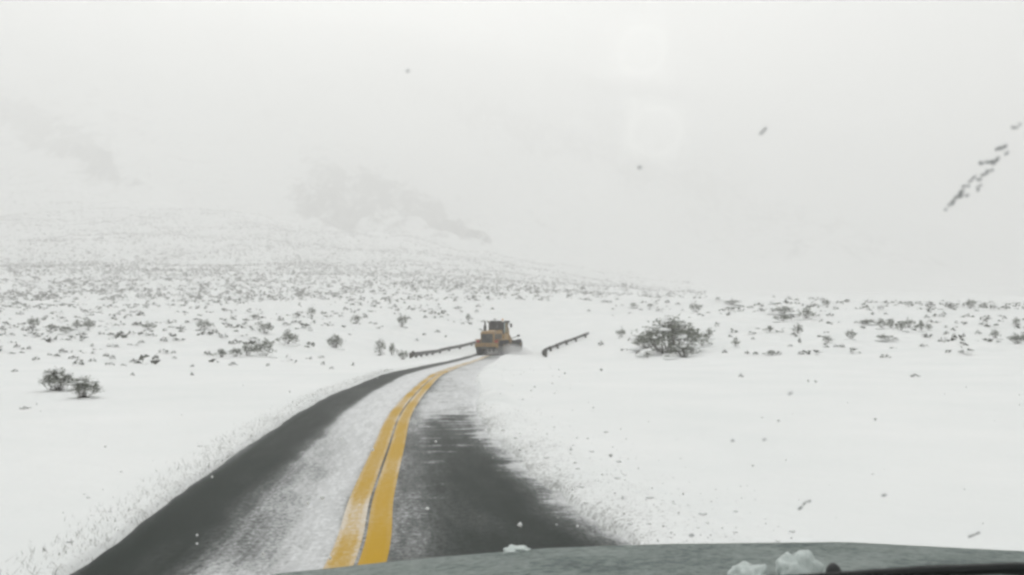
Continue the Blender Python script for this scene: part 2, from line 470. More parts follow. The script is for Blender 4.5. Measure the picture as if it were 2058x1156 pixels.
# one fan-shaped sheet round the place, finer towards the view
az = np.concatenate([np.linspace(-180, -44, 36)[:-1], np.linspace(-44, 44, 640), np.linspace(44, 180, 36)[1:]])
rad = np.concatenate([np.linspace(0.5, 2.5, 6)[:-1], np.geomspace(2.5, 2900, 640)])
A, R = np.meshgrid(np.radians(az), rad, indexing='ij')
gx, gy = (np.sin(A) * R).ravel(), (np.cos(A) * R).ravel() - 1.0
gz, gu, gs, gD, ggrit, gpx = terrain(gx, gy, True)
# rock bands on the far mountainside (they stand out of the snow as broken steps)
row = HZ - F_PX * (gz - CAM_H) / np.maximum(gD, 1)
def blob(cx, cy, wx, wy, rot=0.0):
    c, s_ = math.cos(rot), math.sin(rot)
    dx, dy = gpx - cx, row - cy
    a, b = (dx * c + dy * s_) / wx, (-dx * s_ + dy * c) / wy
    return np.exp(-(a * a + b * b))
rock = 1.25 * blob(715, 400, 120, 62, 0.35) + 0.9 * blob(640, 415, 60, 30, 0.3) + 1.1 * blob(890, 455, 105, 26, 0.5) + 0.8 * blob(970, 505, 60, 14, 0.7) + 0.95 * blob(90, 270, 190, 36, 0.62) + 0.7 * blob(230, 350, 110, 22, 0.5)
rock += (0.30 + 0.28 * fbm((gx + gy * .3) / 300, (gy - gx * .9) / 900, 71, 4)) * sstep(1000, 1300, gD) + 0.45 * blob(1250, 330, 420, 26, 0.28) + 0.4 * blob(1000, 230, 380, 20, 0.3)
rock = np.clip(rock, 0, 1) * sstep(760, 900, gD)
gz = gz + rock * 16.0 * (fbm(gx / 38, gy / 90, 61, 4))
nA, nR = len(az), len(rad)
ii = np.arange(nA * nR).reshape(nA, nR)
Fq = np.stack([ii[:-1, :-1].ravel(), ii[:-1, 1:].ravel(), ii[1:, 1:].ravel(), ii[1:, :-1].ravel()], 1)[:, ::-1]
me = mesh_np('snowy_ground', np.stack([gx, gy, gz], 1), Fq, True)
# the fan's hub
fattr(me, 'road_u', gu); fattr(me, 'depth', gD); fattr(me, 'grit', ggrit); fattr(me, 'rock', rock)
ground = link('snowy_ground', me, M_ground)
tag(ground, kind='structure')

# --- the scraped strip of road
def road_strip(name, u0, u1, nu, s0, s1, ds, lift, mat, parent=None, kind=None, paint=0):
    sv = np.arange(s0, s1, ds)
    uu = np.linspace(u0, u1, nu)
    X = np.interp(sv, RS, RP[:, 0]); Y = np.interp(sv, RS, RP[:, 1])
    nx = np.interp(sv, RS, RN[:, 0]); ny = np.interp(sv, RS, RN[:, 1])
    SS, UU = np.meshgrid(sv, uu, indexing='ij')
    x = X[:, None] + nx[:, None] * UU; y = Y[:, None] + ny[:, None] * UU
    z = road_z(y) * 1.0 + lift + 0.0 * x
    z = np.repeat(road_z(Y)[:, None], nu, 1) + lift
    V = np.stack([x.ravel(), y.ravel(), z.ravel()], 1)
    ii = np.arange(len(sv) * nu).reshape(len(sv), nu)
    Fq = np.stack([ii[:-1, :-1].ravel(), ii[:-1, 1:].ravel(), ii[1:, 1:].ravel(), ii[1:, :-1].ravel()], 1)
    me = mesh_np(name, V, Fq, True)
    uvl = me.uv_layers.new(name='UVMap')
    lv = np.empty(len(me.loops), np.int32); me.loops.foreach_get('vertex_index', lv)
    uvl.data.foreach_set('uv', np.stack([UU.ravel()[lv], SS.ravel()[lv]], 1).astype(np.float32).ravel())
    u, s = UU.ravel(), SS.ravel()
    le_, ri_ = edges(s)
    u0_ = u; u = np.where(u > 0.45, 0.45 + (u - 0.45) * (1.02 / (ri_ - 0.45)), u)
    left = np.interp(u, [-1.95, -1.82, -1.7, -1.25, -0.95, -0.62, -0.42, -0.25, -0.18, 0.18, 0.24, 0.42, 0.6, 1.15, 1.45, 1.65],
                        [.72, .45, .06, .12, .56, .60, .74, .70, .50, .45, .42, .42, .24, .12, .60, .95])
    farv = np.interp(u, [-1.95, -1.82, -1.7, -1.15, -0.95, -0.62, -0.42, -0.25, -0.18, 0.18, 0.24, 0.42, 0.6, 1.3, 1.5, 1.7],
                        [.8, .3, .12, .18, .80, .95, 1.0, .85, .40, .30, .52, .66, .68, .78, .95, 1.0])
    w = sstep(11.0, 19.0, s + 1.2 * vnoise(s, u * 2, 77))
    dust = left * (1 - w) + farv * w
    dust = dust + (0.07 * fbm(s / 2.8, u * 1.6, 78, 3) + 0.05 * fbm(s / .8, u * 5, 79, 2)) * (np.abs(u) < 1.6)
    dust = dust - 0.22 * sstep(55, 75, s) * (u > 0.2) * (u < 1.5)
    if paint == 1: dust = np.interp(s, [5, 7, 9, 14, 30, 60], [.46, .45, .40, .34, .46, .58]) + 0.12 * vnoise(s * 0.8, u * 0, 81)
    if paint == 2: dust = np.interp(s, [5, 7, 9, 14, 30, 60], [.16, .22, .36, .36, .46, .6]) + 0.12 * vnoise(s * 0.8, u * 0, 82)
    if paint: dust = dust + 0.12 * (np.tile(np.abs(np.linspace(-1, 1, nu)), len(sv)) > 0.7)
    streak = sstep(0.3, 0.6, u) * np.interp(s, [6, 8.5, 10, 16, 20], [.25, .45, .7, .75, .4]) if not paint else 0 * u
    streak = streak + (0.15 if not paint else 0) * (u < -1.0)
    fattr(me, 'dust', dust); fattr(me, 'streak', streak)
    o = link(name, me, mat, parent)
    if kind: tag(o, kind=kind)
    return o
road = road_strip('road', -2.0, 2.4, 66, 1.0, S_END + 2, 0.12, 0.0, M_asphalt, None, 'structure')
yl = road_strip('yellow_line', -0.200, -0.012, 9, 1.0, S_END, 0.2, 0.006, M_yellow, road, None, 1)
yl['label'] = 'left line of the double yellow, dusted over with snow'
yr = road_strip('yellow_line', 0.014, 0.200, 9, 1.0, S_END, 0.2, 0.006, M_yellow, road, None, 2)
yr['label'] = 'right line of the double yellow, swept cleaner'

# ------------------------------------------------------------------ haze
hb = bmesh.new(); bmesh.ops.create_cube(hb, size=1.0)
me = bpy.data.meshes.new('haze'); hb.to_mesh(me); hb.free()
m = bpy.data.materials.new('haze'); m.use_nodes = True; t = m.node_tree; t.nodes.clear()
o_ = t.nodes.new('ShaderNodeOutputMaterial'); pv = t.nodes.new('ShaderNodeVolumePrincipled')
pv.inputs['Color'].default_value = (0.985, 0.985, 0.985, 1)
pv.inputs['Density'].default_value = 0.0019
pv.inputs['Anisotropy'].default_value = 0.5
t.links.new(pv.outputs[0], o_.inputs['Volume'])
haze = link('haze', me, m)
top = float(gz.max()) + 30; bot = float(gz.min()) - 2
haze.scale = (6400, 6400, top - bot); haze.location = (0, 0, (top + bot) / 2)
tag(haze, 'pale snow haze hanging over the whole valley', kind='stuff')

# ------------------------------------------------------------------ guard rails
def sweep(prof, pts, closed=False):
    """prof: list (offset right, height); pts: list of (x,y,z,nx,ny)"""
    V, Fs = [], []
    n = len(prof)
    for (x, y, z, nx, ny) in pts:
        for (a, h) in prof: V.append((x + nx * a, y + ny * a, z + h))
    for i in range(len(pts) - 1):
        for j in range(n if closed else n - 1):
            k = (j + 1) % n
            Fs.append((i * n + j, i * n + k, (i + 1) * n + k, (i + 1) * n + j))
    return V, Fs

def offset_pt(y0, off):
    i = np.interp(y0, RP[:, 1], np.arange(len(RP)))
    P = np.array([np.interp(i, np.arange(len(RP)), RP[:, 0]), y0]); nn = np.array([np.interp(i, np.arange(len(RP)), RN[:, 0]), np.interp(i, np.arange(len(RP)), RN[:, 1])])
    nn /= np.linalg.norm(nn)
    q = P + nn * off
    return q[0], q[1], nn

def box_mesh(name, sx, sy, sz, z0=0.0, bev=0.02):
    bm = bmesh.new(); bmesh.ops.create_cube(bm, size=1.0)
    for v in bm.verts: v.co = Vector((v.co.x * sx, v.co.y * sy, (v.co.z + 0.5) * sz + z0))
    if bev: bmesh.ops.bevel(bm, geom=bm.edges[:], offset=bev, segments=1, affect='EDGES', profile=0.5)
    me = bpy.data.meshes.new(name); bm.to_mesh(me); bm.free(); return me

POST = box_mesh('post', 0.16, 0.2, 0.95, -0.25, 0.015); POST.materials.append(M_post)
BLOCKOUT = box_mesh('block', 0.14, 0.16, 0.34, 0.42, 0.01); BLOCKOUT.materials.append(M_post)
def guard_rail(pts2, label, face, sag_end=None):
    """pts2: list of (x, y, z) along the rail; face = +1 when the traffic side is to the right of it"""
    P = np.array(pts2); T = np.gradient(P[:, :2], axis=0); T /= np.linalg.norm(T, axis=1)[:, None]
    base = P[0]
    root = empty('guard_rail', tuple(base))
    tag(root, label, 'guard rail', 'guard rails of the creek crossing')
    prof = [(0.00, .44), (.02, .455), (.075, .485), (.075, .525), (.02, .56), (.0, .60), (.02, .64), (.075, .675), (.075, .715), (.02, .745), (0, .76)]
    prof = [(a * face, h) for a, h in prof]
    back = [(a - 0.012 * face, h) for a, h in reversed(prof)]
    pts = [(P[i, 0] - base[0], P[i, 1] - base[1], P[i, 2] - base[2], T[i, 1], -T[i, 0]) for i in range(len(P))]
    V, Fs = sweep(prof + back, pts, True)
    bm = bmesh.new(); vs = [bm.verts.new(v) for v in V]
    for f in Fs: bm.faces.new([vs[k] for k in f])
    n = len(prof) * 2
    bm.faces.new([vs[k] for k in range(n)]); bm.faces.new([vs[len(vs) - n + k] for k in reversed(range(n))])
    bmesh.ops.recalc_face_normals(bm, faces=bm.faces)
    me = bpy.data.meshes.new('rail'); bm.to_mesh(me); bm.free()
    link('rail', me, M_rail, root)
    L = np.concatenate([[0], np.cumsum(np.linalg.norm(np.diff(P[:, :2], axis=0), axis=1))])
    d = 0.15
    while d < L[-1]:
        q = [np.interp(d, L, P[:, c]) for c in range(3)]; a = [np.interp(d, L, T[:, c]) for c in range(2)]
        for me_, nm, off in ((POST, 'post', -0.2), (BLOCKOUT, 'block', -0.07)):
            o = link(nm, me_, None, root)
            o.location = (q[0] - base[0] + a[1] * off * face, q[1] - base[1] - a[0] * off * face, q[2] - base[2])
            o.rotation_euler = (0, 0, math.atan2(a[1], a[0]))
        d += 3.8
    # flared end shoe
    o = link('end_shoe', box_mesh('end_shoe', 0.5, 0.16, 0.5, 0.36, 0.05), M_post, root)
    o.rotation_euler = (0, 0, math.atan2(T[0, 1], T[0, 0])); o.location = (-0.1 * T[0, 0], -0.1 * T[0, 1], 0)
    return root

def rail_line(y0, y1, off0, off1, n=26):
    out = []
    for k in range(n):
        f = k / (n - 1); y = y0 + (y1 - y0) * f
        x_, y_, nn = offset_pt(y, off0 + (off1 - off0) * f)
        out.append((x_, y_, float(road_z(y)) - 0.22))
    return out
guard_rail(rail_line(70, 106, -5.3, -5.2), 'long dark guard rail running to the left rear wheels of the plough', 1)
guard_rail(rail_line(76, 109.5, 5.2, 4.9), 'curved dark guard rail climbing away right of the plough', -1)

# ------------------------------------------------------------------ the motor grader ploughing ahead
def bm_new(): return bmesh.new()
def add_box(bm, c, s, rot=None, bev=0.0):
    r = bmesh.ops.create_cube(bm, size=1.0)
    vs = r['verts']
    Mx = Matrix.Translation(Vector(c)) @ (rot.to_4x4() if rot is not None else Matrix.Identity(4)) @ Matrix.Diagonal((*s, 1))
    bmesh.ops.transform(bm, matrix=Mx, verts=vs)
    if bev:
        es = list({e for v in vs for e in v.link_edges})
        bmesh.ops.bevel(bm, geom=es, offset=bev, segments=2, affect='EDGES', profile=0.6)
def add_cyl(bm, p0, p1, r0, r1=None, n=12):
    p0, p1 = Vector(p0), Vector(p1); r1 = r0 if r1 is None else r1
    r = bmesh.ops.create_cone(bm, cap_ends=True, segments=n, radius1=r0, radius2=r1, depth=(p1 - p0).length)
    q = (p1 - p0).to_track_quat('Z', 'Y').to_matrix().to_4x4()
    bmesh.ops.transform(bm, matrix=Matrix.Translation((p0 + p1) / 2) @ q, verts=r['verts'])
def add_prism(bm, poly, y0, y1):
    """poly in (x, z), extruded along y"""
    a = [bm.verts.new((x, y0, z)) for x, z in poly]; b = [bm.verts.new((x, y1, z)) for x, z in poly]
    bm.faces.new(a); bm.faces.new(list(reversed(b)))
    for i in range(len(poly)):
        j = (i + 1) % len(poly); bm.faces.new((a[j], a[i], b[i], b[j]))
    bmesh.ops.recalc_face_normals(bm, faces=bm.faces)
def part(name, bm, mat, parent, loc=None, label=None):
    me = bpy.data.meshes.new(name); bm.to_mesh(me); bm.free()
    o = link(name, me, mat, parent)
    if loc: o.location = loc
    if label: o['label'] = label
    return o

def lathe(bm, prof, n=28):
    """prof (r, y) turned about the y axis"""
    rings = []
    for (r, y) in prof:
        rings.append([bm.verts.new((r * math.cos(2 * math.pi * k / n), y, r * math.sin(2 * math.pi * k / n))) for k in range(n)])
    for a, b in zip(rings, rings[1:]):
        for k in range(n): bm.faces.new((a[k], a[(k + 1) % n], b[(k + 1) % n], b[k]))
    bm.faces.new(rings[0]); bm.faces.new(list(reversed(rings[-1])))
    bmesh.ops.recalc_face_normals(bm, faces=bm.faces)

def make_grader():
    gy0 = 87.2
    gx0, _, nn = offset_pt(gy0, 0.15)
    hd = math.radians(90 - 15.0)
    z0 = float(road_z(gy0)) + 0.0
    g = empty('snow_plough', (gx0, gy0, z0), hd)
    tag(g, 'yellow motor grader seen from behind, clearing snow off the road', 'snow plough')
    # wheels
    tb = bm_new(); lathe(tb, [(0.36, -.2), (.60, -.22), (.69, -.17), (.71, -.06), (.71, .06), (.69, .17), (.60, .22), (.36, .2)])
    for k in range(20):                                          # lugs
        a = 2 * math.pi * k / 20
        for sgn in (-1, 1):
            add_box(tb, (0.70 * math.cos(a + sgn * .06), sgn * .1, .70 * math.sin(a + sgn * .06)), (.05, .2, .06), Matrix.Rotation(-a, 3, 'Y'))
    tme = bpy.data.meshes.new('tyre'); tb.to_mesh(tme); tb.free(); tme.materials.append(M_tyre)
    rb = bm_new(); lathe(rb, [(0.05, -.12), (.2, -.12), (.3, -.21), (.365, -.21), (.365, .21), (.3, .21), (.2, .12), (.05, .12)], 20)
    rme = bpy.data.meshes.new('rim'); rb.to_mesh(rme); rb.free(); rme.materials.append(M_gyel)
    for (x, y) in ((-.78, 1.12), (.82, 1.12), (-.78, -1.12), (.82, -1.12), (6.0, 1.05), (6.0, -1.05)):
        w = link('wheel', tme, None, g); w.location = (x, y, 0.71)
        r = link('rim', rme, None, w)
    for sgn in (-1, 1):
        b = bm_new(); add_box(b, (0, sgn * 0.80, 0.75), (2.1, .2, .42), None, .05)
        part('tandem_case', b, M_gyel, g)
    # rear frame + engine hood
    b = bm_new(); add_box(b, (-.1, 0, .95), (3.9, .9, .35), None, .03); add_cyl(b, (0, -.8, .75), (0, .8, .75), .16)
    part('rear_frame', b, M_gdark, g)
    b = bm_new(); add_prism(b, [(-2.0, 1.1), (-2.05, 2.15), (-1.9, 2.28), (1.0, 2.42), (1.0, 1.1)], -.68, .68)
    bmesh.ops.bevel(b, geom=b.edges[:], offset=.05, segments=2, affect='EDGES')
    hood = part('engine_hood', b, M_gyel, g)
    b = bm_new()
    add_box(b, (-2.06, 0, 1.62), (.06, 1.1, .85), None, .01)
    for k in range(7): add_box(b, (-2.10, 0, 1.27 + k * .115), (.03, 1.04, .035))
    part('grille', b, M_gdark, hood)
    for sgn in (-1, 1):
        b = bm_new()
        for k in range(3): add_box(b, (-1.4 + k * .85, sgn * .685, 1.72), (.68, .03, .66), None, .008)
        part('side_vent', b, M_gdark, hood)
    b = bm_new(); add_box(b, (-2.25, 0, .95), (.32, 2.3, .42), None, .04)
    part('rear_bumper', b, M_gyel, g)
    b = bm_new(); add_box(b, (-2.5, 0, .72), (.16, 2.0, .22), None, .02)
    for k in (-.8, -.4, 0, .4, .8): add_prism(b, [(-2.58, .75), (-2.72, .4), (-2.62, .35), (-2.45, .7)], k - .05, k + .05)
    part('ripper', b, M_gdark, g)
    for sgn in (-1, 1):
        b = bm_new(); add_box(b, (-2.12, sgn * .92, 1.34), (.08, .3, .2), None, .02)
        part('tail_lamp', b, M_red, g)
        b = bm_new(); add_prism(b, [(-1.6, 1.45), (-1.6, 1.52), (1.5, 1.52), (1.5, 1.45)], sgn * .72, sgn * 1.36)
        part('fender', b, M_gyel, g)
    # exhaust and air cleaner
    b = bm_new(); add_cyl(b, (-.9, .56, 2.3), (-.9, .56, 3.1), .085); add_cyl(b, (-.9, .56, 3.1), (-1.02, .56, 3.25), .085, .075); add_cyl(b, (-.9, .56, 2.35), (-.9, .56, 2.85), .15)
    part('exhaust_pipe', b, M_gdark, g)
    b = bm_new(); add_cyl(b, (.1, -.3, 2.3), (.1, -.3, 2.7), .14); add_cyl(b, (.1, -.3, 2.7), (.1, -.3, 2.88), .2, .16)
    part('air_cleaner', b, M_gdark, g)
    # cab
    cab = empty('cab'); cab.parent = g
    b = bm_new(); add_box(b, (1.95, 0, 1.55), (1.7, 1.6, .95), None, .05)
    part('lower_body', b, M_gyel, cab)
    for (x, y) in ((1.15, .74), (1.15, -.74), (2.75, .70), (2.75, -.70), (1.9, .76), (1.9, -.76)):
        b = bm_new(); add_box(b, (x, y, 2.58), (.13, .13, 1.2), None, .02)
        part('pillar', b, M_gdark if x < 1.5 else M_gyel, cab)
    b = bm_new(); add_box(b, (1.95, 0, 3.22), (1.95, 1.85, .2), None, .06)
    roof = part('roof', b, M_gdark, cab)
    b = bm_new(); add_box(b, (1.95, 0, 3.335), (1.8, 1.7, .04), None, .015)
    part('snow_layer', b, M_snow, roof)
    b = bm_new(); add_box(b, (1.10, 0, 2.6), (.03, 1.35, 1.05)); part('rear_window', b, M_gdark, cab)
    b = bm_new(); add_box(b, (2.80, 0, 2.6), (.03, 1.28, 1.05)); part('front_window', b, M_cabglass, cab)
    for sgn in (-1, 1):
        b = bm_new(); add_box(b, (1.52, sgn * .76, 2.6), (.6, .02, 1.05)); part('side_window', b, M_cabglass, cab)
        b = bm_new(); add_box(b, (2.33, sgn * .74, 2.6), (.7, .02, 1.05)); part('side_window', b, M_cabglass, cab)
        b = bm_new(); add_box(b, (2.6, sgn * 1.12, 2.85), (.05, .22, .38), None, .015); add_cyl(b, (2.7, sgn * .78, 3.0), (2.62, sgn * 1.12, 3.0), .02)
        part('mirror', b, M_gdark, cab)
        b = bm_new(); add_box(b, (1.02, sgn * .72, 3.28), (.14, .24, .16), None, .03); part('work_lamp', b, M_white, cab)
    b = bm_new(); add_box(b, (1.7, .1, 2.2), (.5, .5, .7), None, .06); part('seat', b, M_gdark, cab)
    b = bm_new(); add_cyl(b, (1.3, -.6, 3.34), (1.3, -.6, 3.52), .09, .07); part('beacon', b, M_beacon, cab)
    # front frame
    b = bm_new()
    add_prism(b, [(2.6, 1.15), (2.6, 1.95), (3.2, 2.15), (4.9, 2.12), (5.8, 1.75), (6.5, 1.35), (6.5, .95), (5.9, 1.0), (5.3, 1.45), (4.7, 1.72), (3.3, 1.75), (2.9, 1.15)], -.2, .2)
    bmesh.ops.bevel(b, geom=b.edges[:], offset=.02, segments=1, affect='EDGES')
    part('front_frame', b, M_gyel, g)
    b = bm_new(); add_cyl(b, (6.0, -.95, .8), (6.0, .95, .8), .12); add_box(b, (6.0, 0, .95), (.35, .5, .35), None, .03)
    part('front_axle', b, M_gdark, g)
    b = bm_new(); add_box(b, (6.75, 0, 1.05), (.25, 2.0, .55), None, .05); part('front_push_plate', b, M_gdark, g)
    for sgn in (-1, 1):
        b = bm_new(); add_cyl(b, (6.3, sgn * .2, 1.5), (6.35, sgn * .85, 1.72), .035); add_box(b, (6.38, sgn * .9, 1.78), (.14, .3, .22), None, .03)
        part('headlamp', b, M_gdark, g)
        b = bm_new(); add_cyl(b, (3.9, sgn * .45, 2.55), (3.7, sgn * .75, 1.0), .05); add_cyl(b, (3.9, sgn * .45, 2.6), (3.86, sgn * .5, 2.1), .09)
        part('lift_cylinder', b, M_gyel, g)
    b = bm_new(); add_prism(b, [(6.2, .75), (6.2, .95), (3.6, 1.0), (3.4, .82)], -.1, .1); add_cyl(b, (3.7, 0, .72), (3.7, 0, .88), .75, .75, 28)
    part('drawbar', b, M_gyel, g)
    # mouldboard, set at an angle so it throws the snow to the right
    b = bm_new()
    arc = [(.06 + .16 * math.cos(a), .37 + .33 * math.sin(a)) for a in np.linspace(-1.45, 1.35, 9)]
    poly = arc + [(x + .035, z) for x, z in reversed(arc)]
    add_prism(b, poly, -2.0, 2.0)
    mb = part('mouldboard', b, M_steel, g)
    mb.location = (3.45, 0, .02); mb.rotation_euler = (0, 0, math.radians(-24))
    return g
grader = make_grader()

# snow the plough throws up about its wheels and blade
def spray(name, centre, sc, dens, label):
    bm = bmesh.new(); bmesh.ops.create_icosphere(bm, subdivisions=4, radius=1.0)
    for v in bm.verts:
        n = mnoise.fractal(v.co * 1.9 + Vector(centre), 0.8, 2.0, 4)
        v.co *= 1 + 0.32 * n
        v.co = Vector((v.co.x * sc[0], v.co.y * sc[1], v.co.z * sc[2]))
    me = bpy.data.meshes.new(name); bm.to_mesh(me); bm.free()
    m = bpy.data.materials.new(name); m.use_nodes = True; t = m.node_tree; t.nodes.clear()
    o_ = t.nodes.new('ShaderNodeOutputMaterial'); pv = t.nodes.new('ShaderNodeVolumePrincipled')
    pv.inputs['Color'].default_value = (0.95, 0.95, 0.96, 1); pv.inputs['Density'].default_value = dens
    t.links.new(pv.outputs[0], o_.inputs['Volume'])
    o = link(name, me, m); o.location = centre
    tag(o, label, kind='stuff'); return o
spray('snow_spray', (-0.35, 85.9, -1.3), (2.3, 1.7, 0.8), 0.45, 'cloud of loose snow blown up at the right wheels of the plough')

# ------------------------------------------------------------------ sagebrush
def ribbon(V, Fc, a, b, w, side):
    n = len(V)
    V += [a - side * w, a + side * w, b + side * w * 0.35, b - side * w * 0.35]; Fc.append((n, n + 1, n + 2, n + 3))

def sage_proto(seed, nst, nleaf, spread=1.0, fan=0.0, lsize=0.03):
    """unit bush (1 wide, 1 tall): returns (twig mesh, foliage mesh, snow mesh)"""
    rs = random.Random(seed)
    TV, TF, LV, LF, SV, SF = [], [], [], [], [], []
    tips = []
    for i in range(nst):
        a = rs.uniform(0, 2 * math.pi); sp = rs.random() ** 0.6
        base = Vector((rs.gauss(0, .05), rs.gauss(0, .05), -0.08))
        tip = Vector((math.cos(a) * sp * .46 * spread, math.sin(a) * sp * .46, (1 - .55 * sp ** 2.2) * rs.uniform(.68, 1.0)))
        tip.x += fan * (rs.random() - .5) * .4
        mid = base.lerp(tip, .5) + Vector((math.cos(a), math.sin(a), -.3)) * .07
        side = Vector((math.sin(a + rs.uniform(-1, 1)), -math.cos(a), rs.uniform(-.3, .3))).normalized()
        w = rs.uniform(.006, .013)
        ribbon(TV, TF, base, mid, w, side); ribbon(TV, TF, mid, tip, w * .6, side)
        tips.append((mid, tip))
        for k in range(2):
            q = mid.lerp(tip, rs.uniform(.1, .7)); e = q + Vector((rs.gauss(0, .09), rs.gauss(0, .09), rs.uniform(.06, .17)))
            ribbon(TV, TF, q, e, w * .4, side); tips.append((q, e))
    lump = [Vector((rs.uniform(-.4, .4), rs.uniform(-.4, .4), rs.uniform(.3, .8))) for _ in range(4)]
    for i in range(nleaf):
        m_, t_ = rs.choice(tips)
        p = m_.lerp(t_, rs.uniform(.35, 1.05)) + Vector((rs.gauss(0, .022), rs.gauss(0, .022), rs.gauss(0, .022)))
        d = Vector((rs.gauss(0, 1), rs.gauss(0, 1), rs.gauss(.7, .8))).normalized()
        s_ = d.cross(Vector((rs.gauss(0, 1), rs.gauss(0, 1), rs.gauss(0, 1)))).normalized()
        L = lsize * rs.uniform(.7, 1.7)
        n = len(LV); LV += [p - s_ * L * .35, p + s_ * L * .35, p + d * L * 1.5]; LF.append((n, n + 1, n + 2))
    # snow lodged in the crown
    sb = bmesh.new()
    for (m_, t_) in rs.sample(tips, max(4, nst // 3)):
        if t_.z < .3: continue
        r = rs.uniform(.035, .085)
        q = bmesh.ops.create_icosphere(sb, subdivisions=1, radius=r)
        for v in q['verts']:
            v.co = Vector((v.co.x * 1.3, v.co.y * 1.3, v.co.z * .65)) * rs.uniform(.8, 1.2) + t_ * .93
    for k in range(3):                                            # drift round the foot
        a = rs.uniform(0, 6.28)
        q = bmesh.ops.create_icosphere(sb, subdivisions=2, radius=rs.uniform(.16, .26))
        for v in q['verts']: v.co = Vector((v.co.x * 1.5 + math.cos(a) * .26, v.co.y * 1.5 + math.sin(a) * .26, v.co.z * .5 - .04))
    def mk(nm, V, F_, mat):
        me = bpy.data.meshes.new(nm); me.from_pydata([tuple(v) for v in V], [], F_); me.materials.append(mat); return me
    sm = bpy.data.meshes.new('snow_clumps'); sb.to_mesh(sm); sb.free(); sm.materials.append(M_snow)
    for p_ in sm.polygons: p_.use_smooth = True
    return mk('twigs', TV, TF, M_twig), mk('foliage', LV, LF, M_foliage), sm

BIG = [sage_proto(100 + k, 70, 1500, 1.0, 0.0, .030) for k in range(3)]
MED = [sage_proto(200 + k, 36, 420, 1.0, 0.0, .05) for k in range(4)]

def tuft_proto(seed, n=46):
    """small clump as one mesh: jagged low dome of leaf faces with snow held on the upper ones"""
    rs = random.Random(seed); V, Fc = [], []
    for i in range(n):
        a = rs.uniform(0, 6.283); r = rs.random() ** .5 * .45; h = (1 - (r / .5) ** 2) * rs.uniform(.35, 1.0)
        p = Vector((math.cos(a) * r, math.sin(a) * r, h * .75 - .04))
        d = Vector((rs.gauss(0, 1), rs.gauss(0, 1), rs.gauss(.9, .6))).normalized()
        s_ = d.cross(Vector((rs.gauss(0, 1), rs.gauss(0, 1), rs.gauss(0, 1)))).normalized(); L = rs.uniform(.12, .26)
        k = len(V); V += [p - s_ * L * .5, p + s_ * L * .5, p + d * L]; Fc.append((k, k + 1, k + 2))
    me = bpy.data.meshes.new('sagebrush_tuft'); me.from_pydata([tuple(v) for v in V], [], Fc); me.materials.append(M_shrub)
    return me
TUFT = [tuft_proto(300 + k) for k in range(7)]

def bush(kind, px, py, w, h, label, group=None, name='sagebrush', cat='bush', dmin=12.0):
    x, y, z = ground_from_photo(px, py, dmin)
    W, H = w / F_PX * y, h / F_PX * y
    if kind != 'tuft': W *= 1.22; H *= 1.08
    rz = random.uniform(0, 6.28) if kind != 'fan' else 0
    if kind in ('big', 'fan', 'med'):
        tw, fo, sn = random.choice(BIG if kind != 'med' else MED)
        r = empty(name, (x, y, z), 0)
        for nm, me_ in (('twigs', tw), ('foliage', fo), ('snow_clumps', sn)):
            o = link(nm, me_, None, r); o.scale = (W, W * .8, H); o.rotation_euler = (0, 0, rz)
            if nm == 'snow_clumps' and H > 1.0: o.scale = (W * .9, W * .72, H * .95)
    else:
        r = link(name, random.choice(TUFT))
        r.location = (x, y, z); r.scale = (W * 1.1, W, H * 1.25); r.rotation_euler = (0, 0, rz)
    tag(r, label, cat, group)
    return r

G_L, G_R = 'sagebrush on the left flat', 'sagebrush on the right bank'
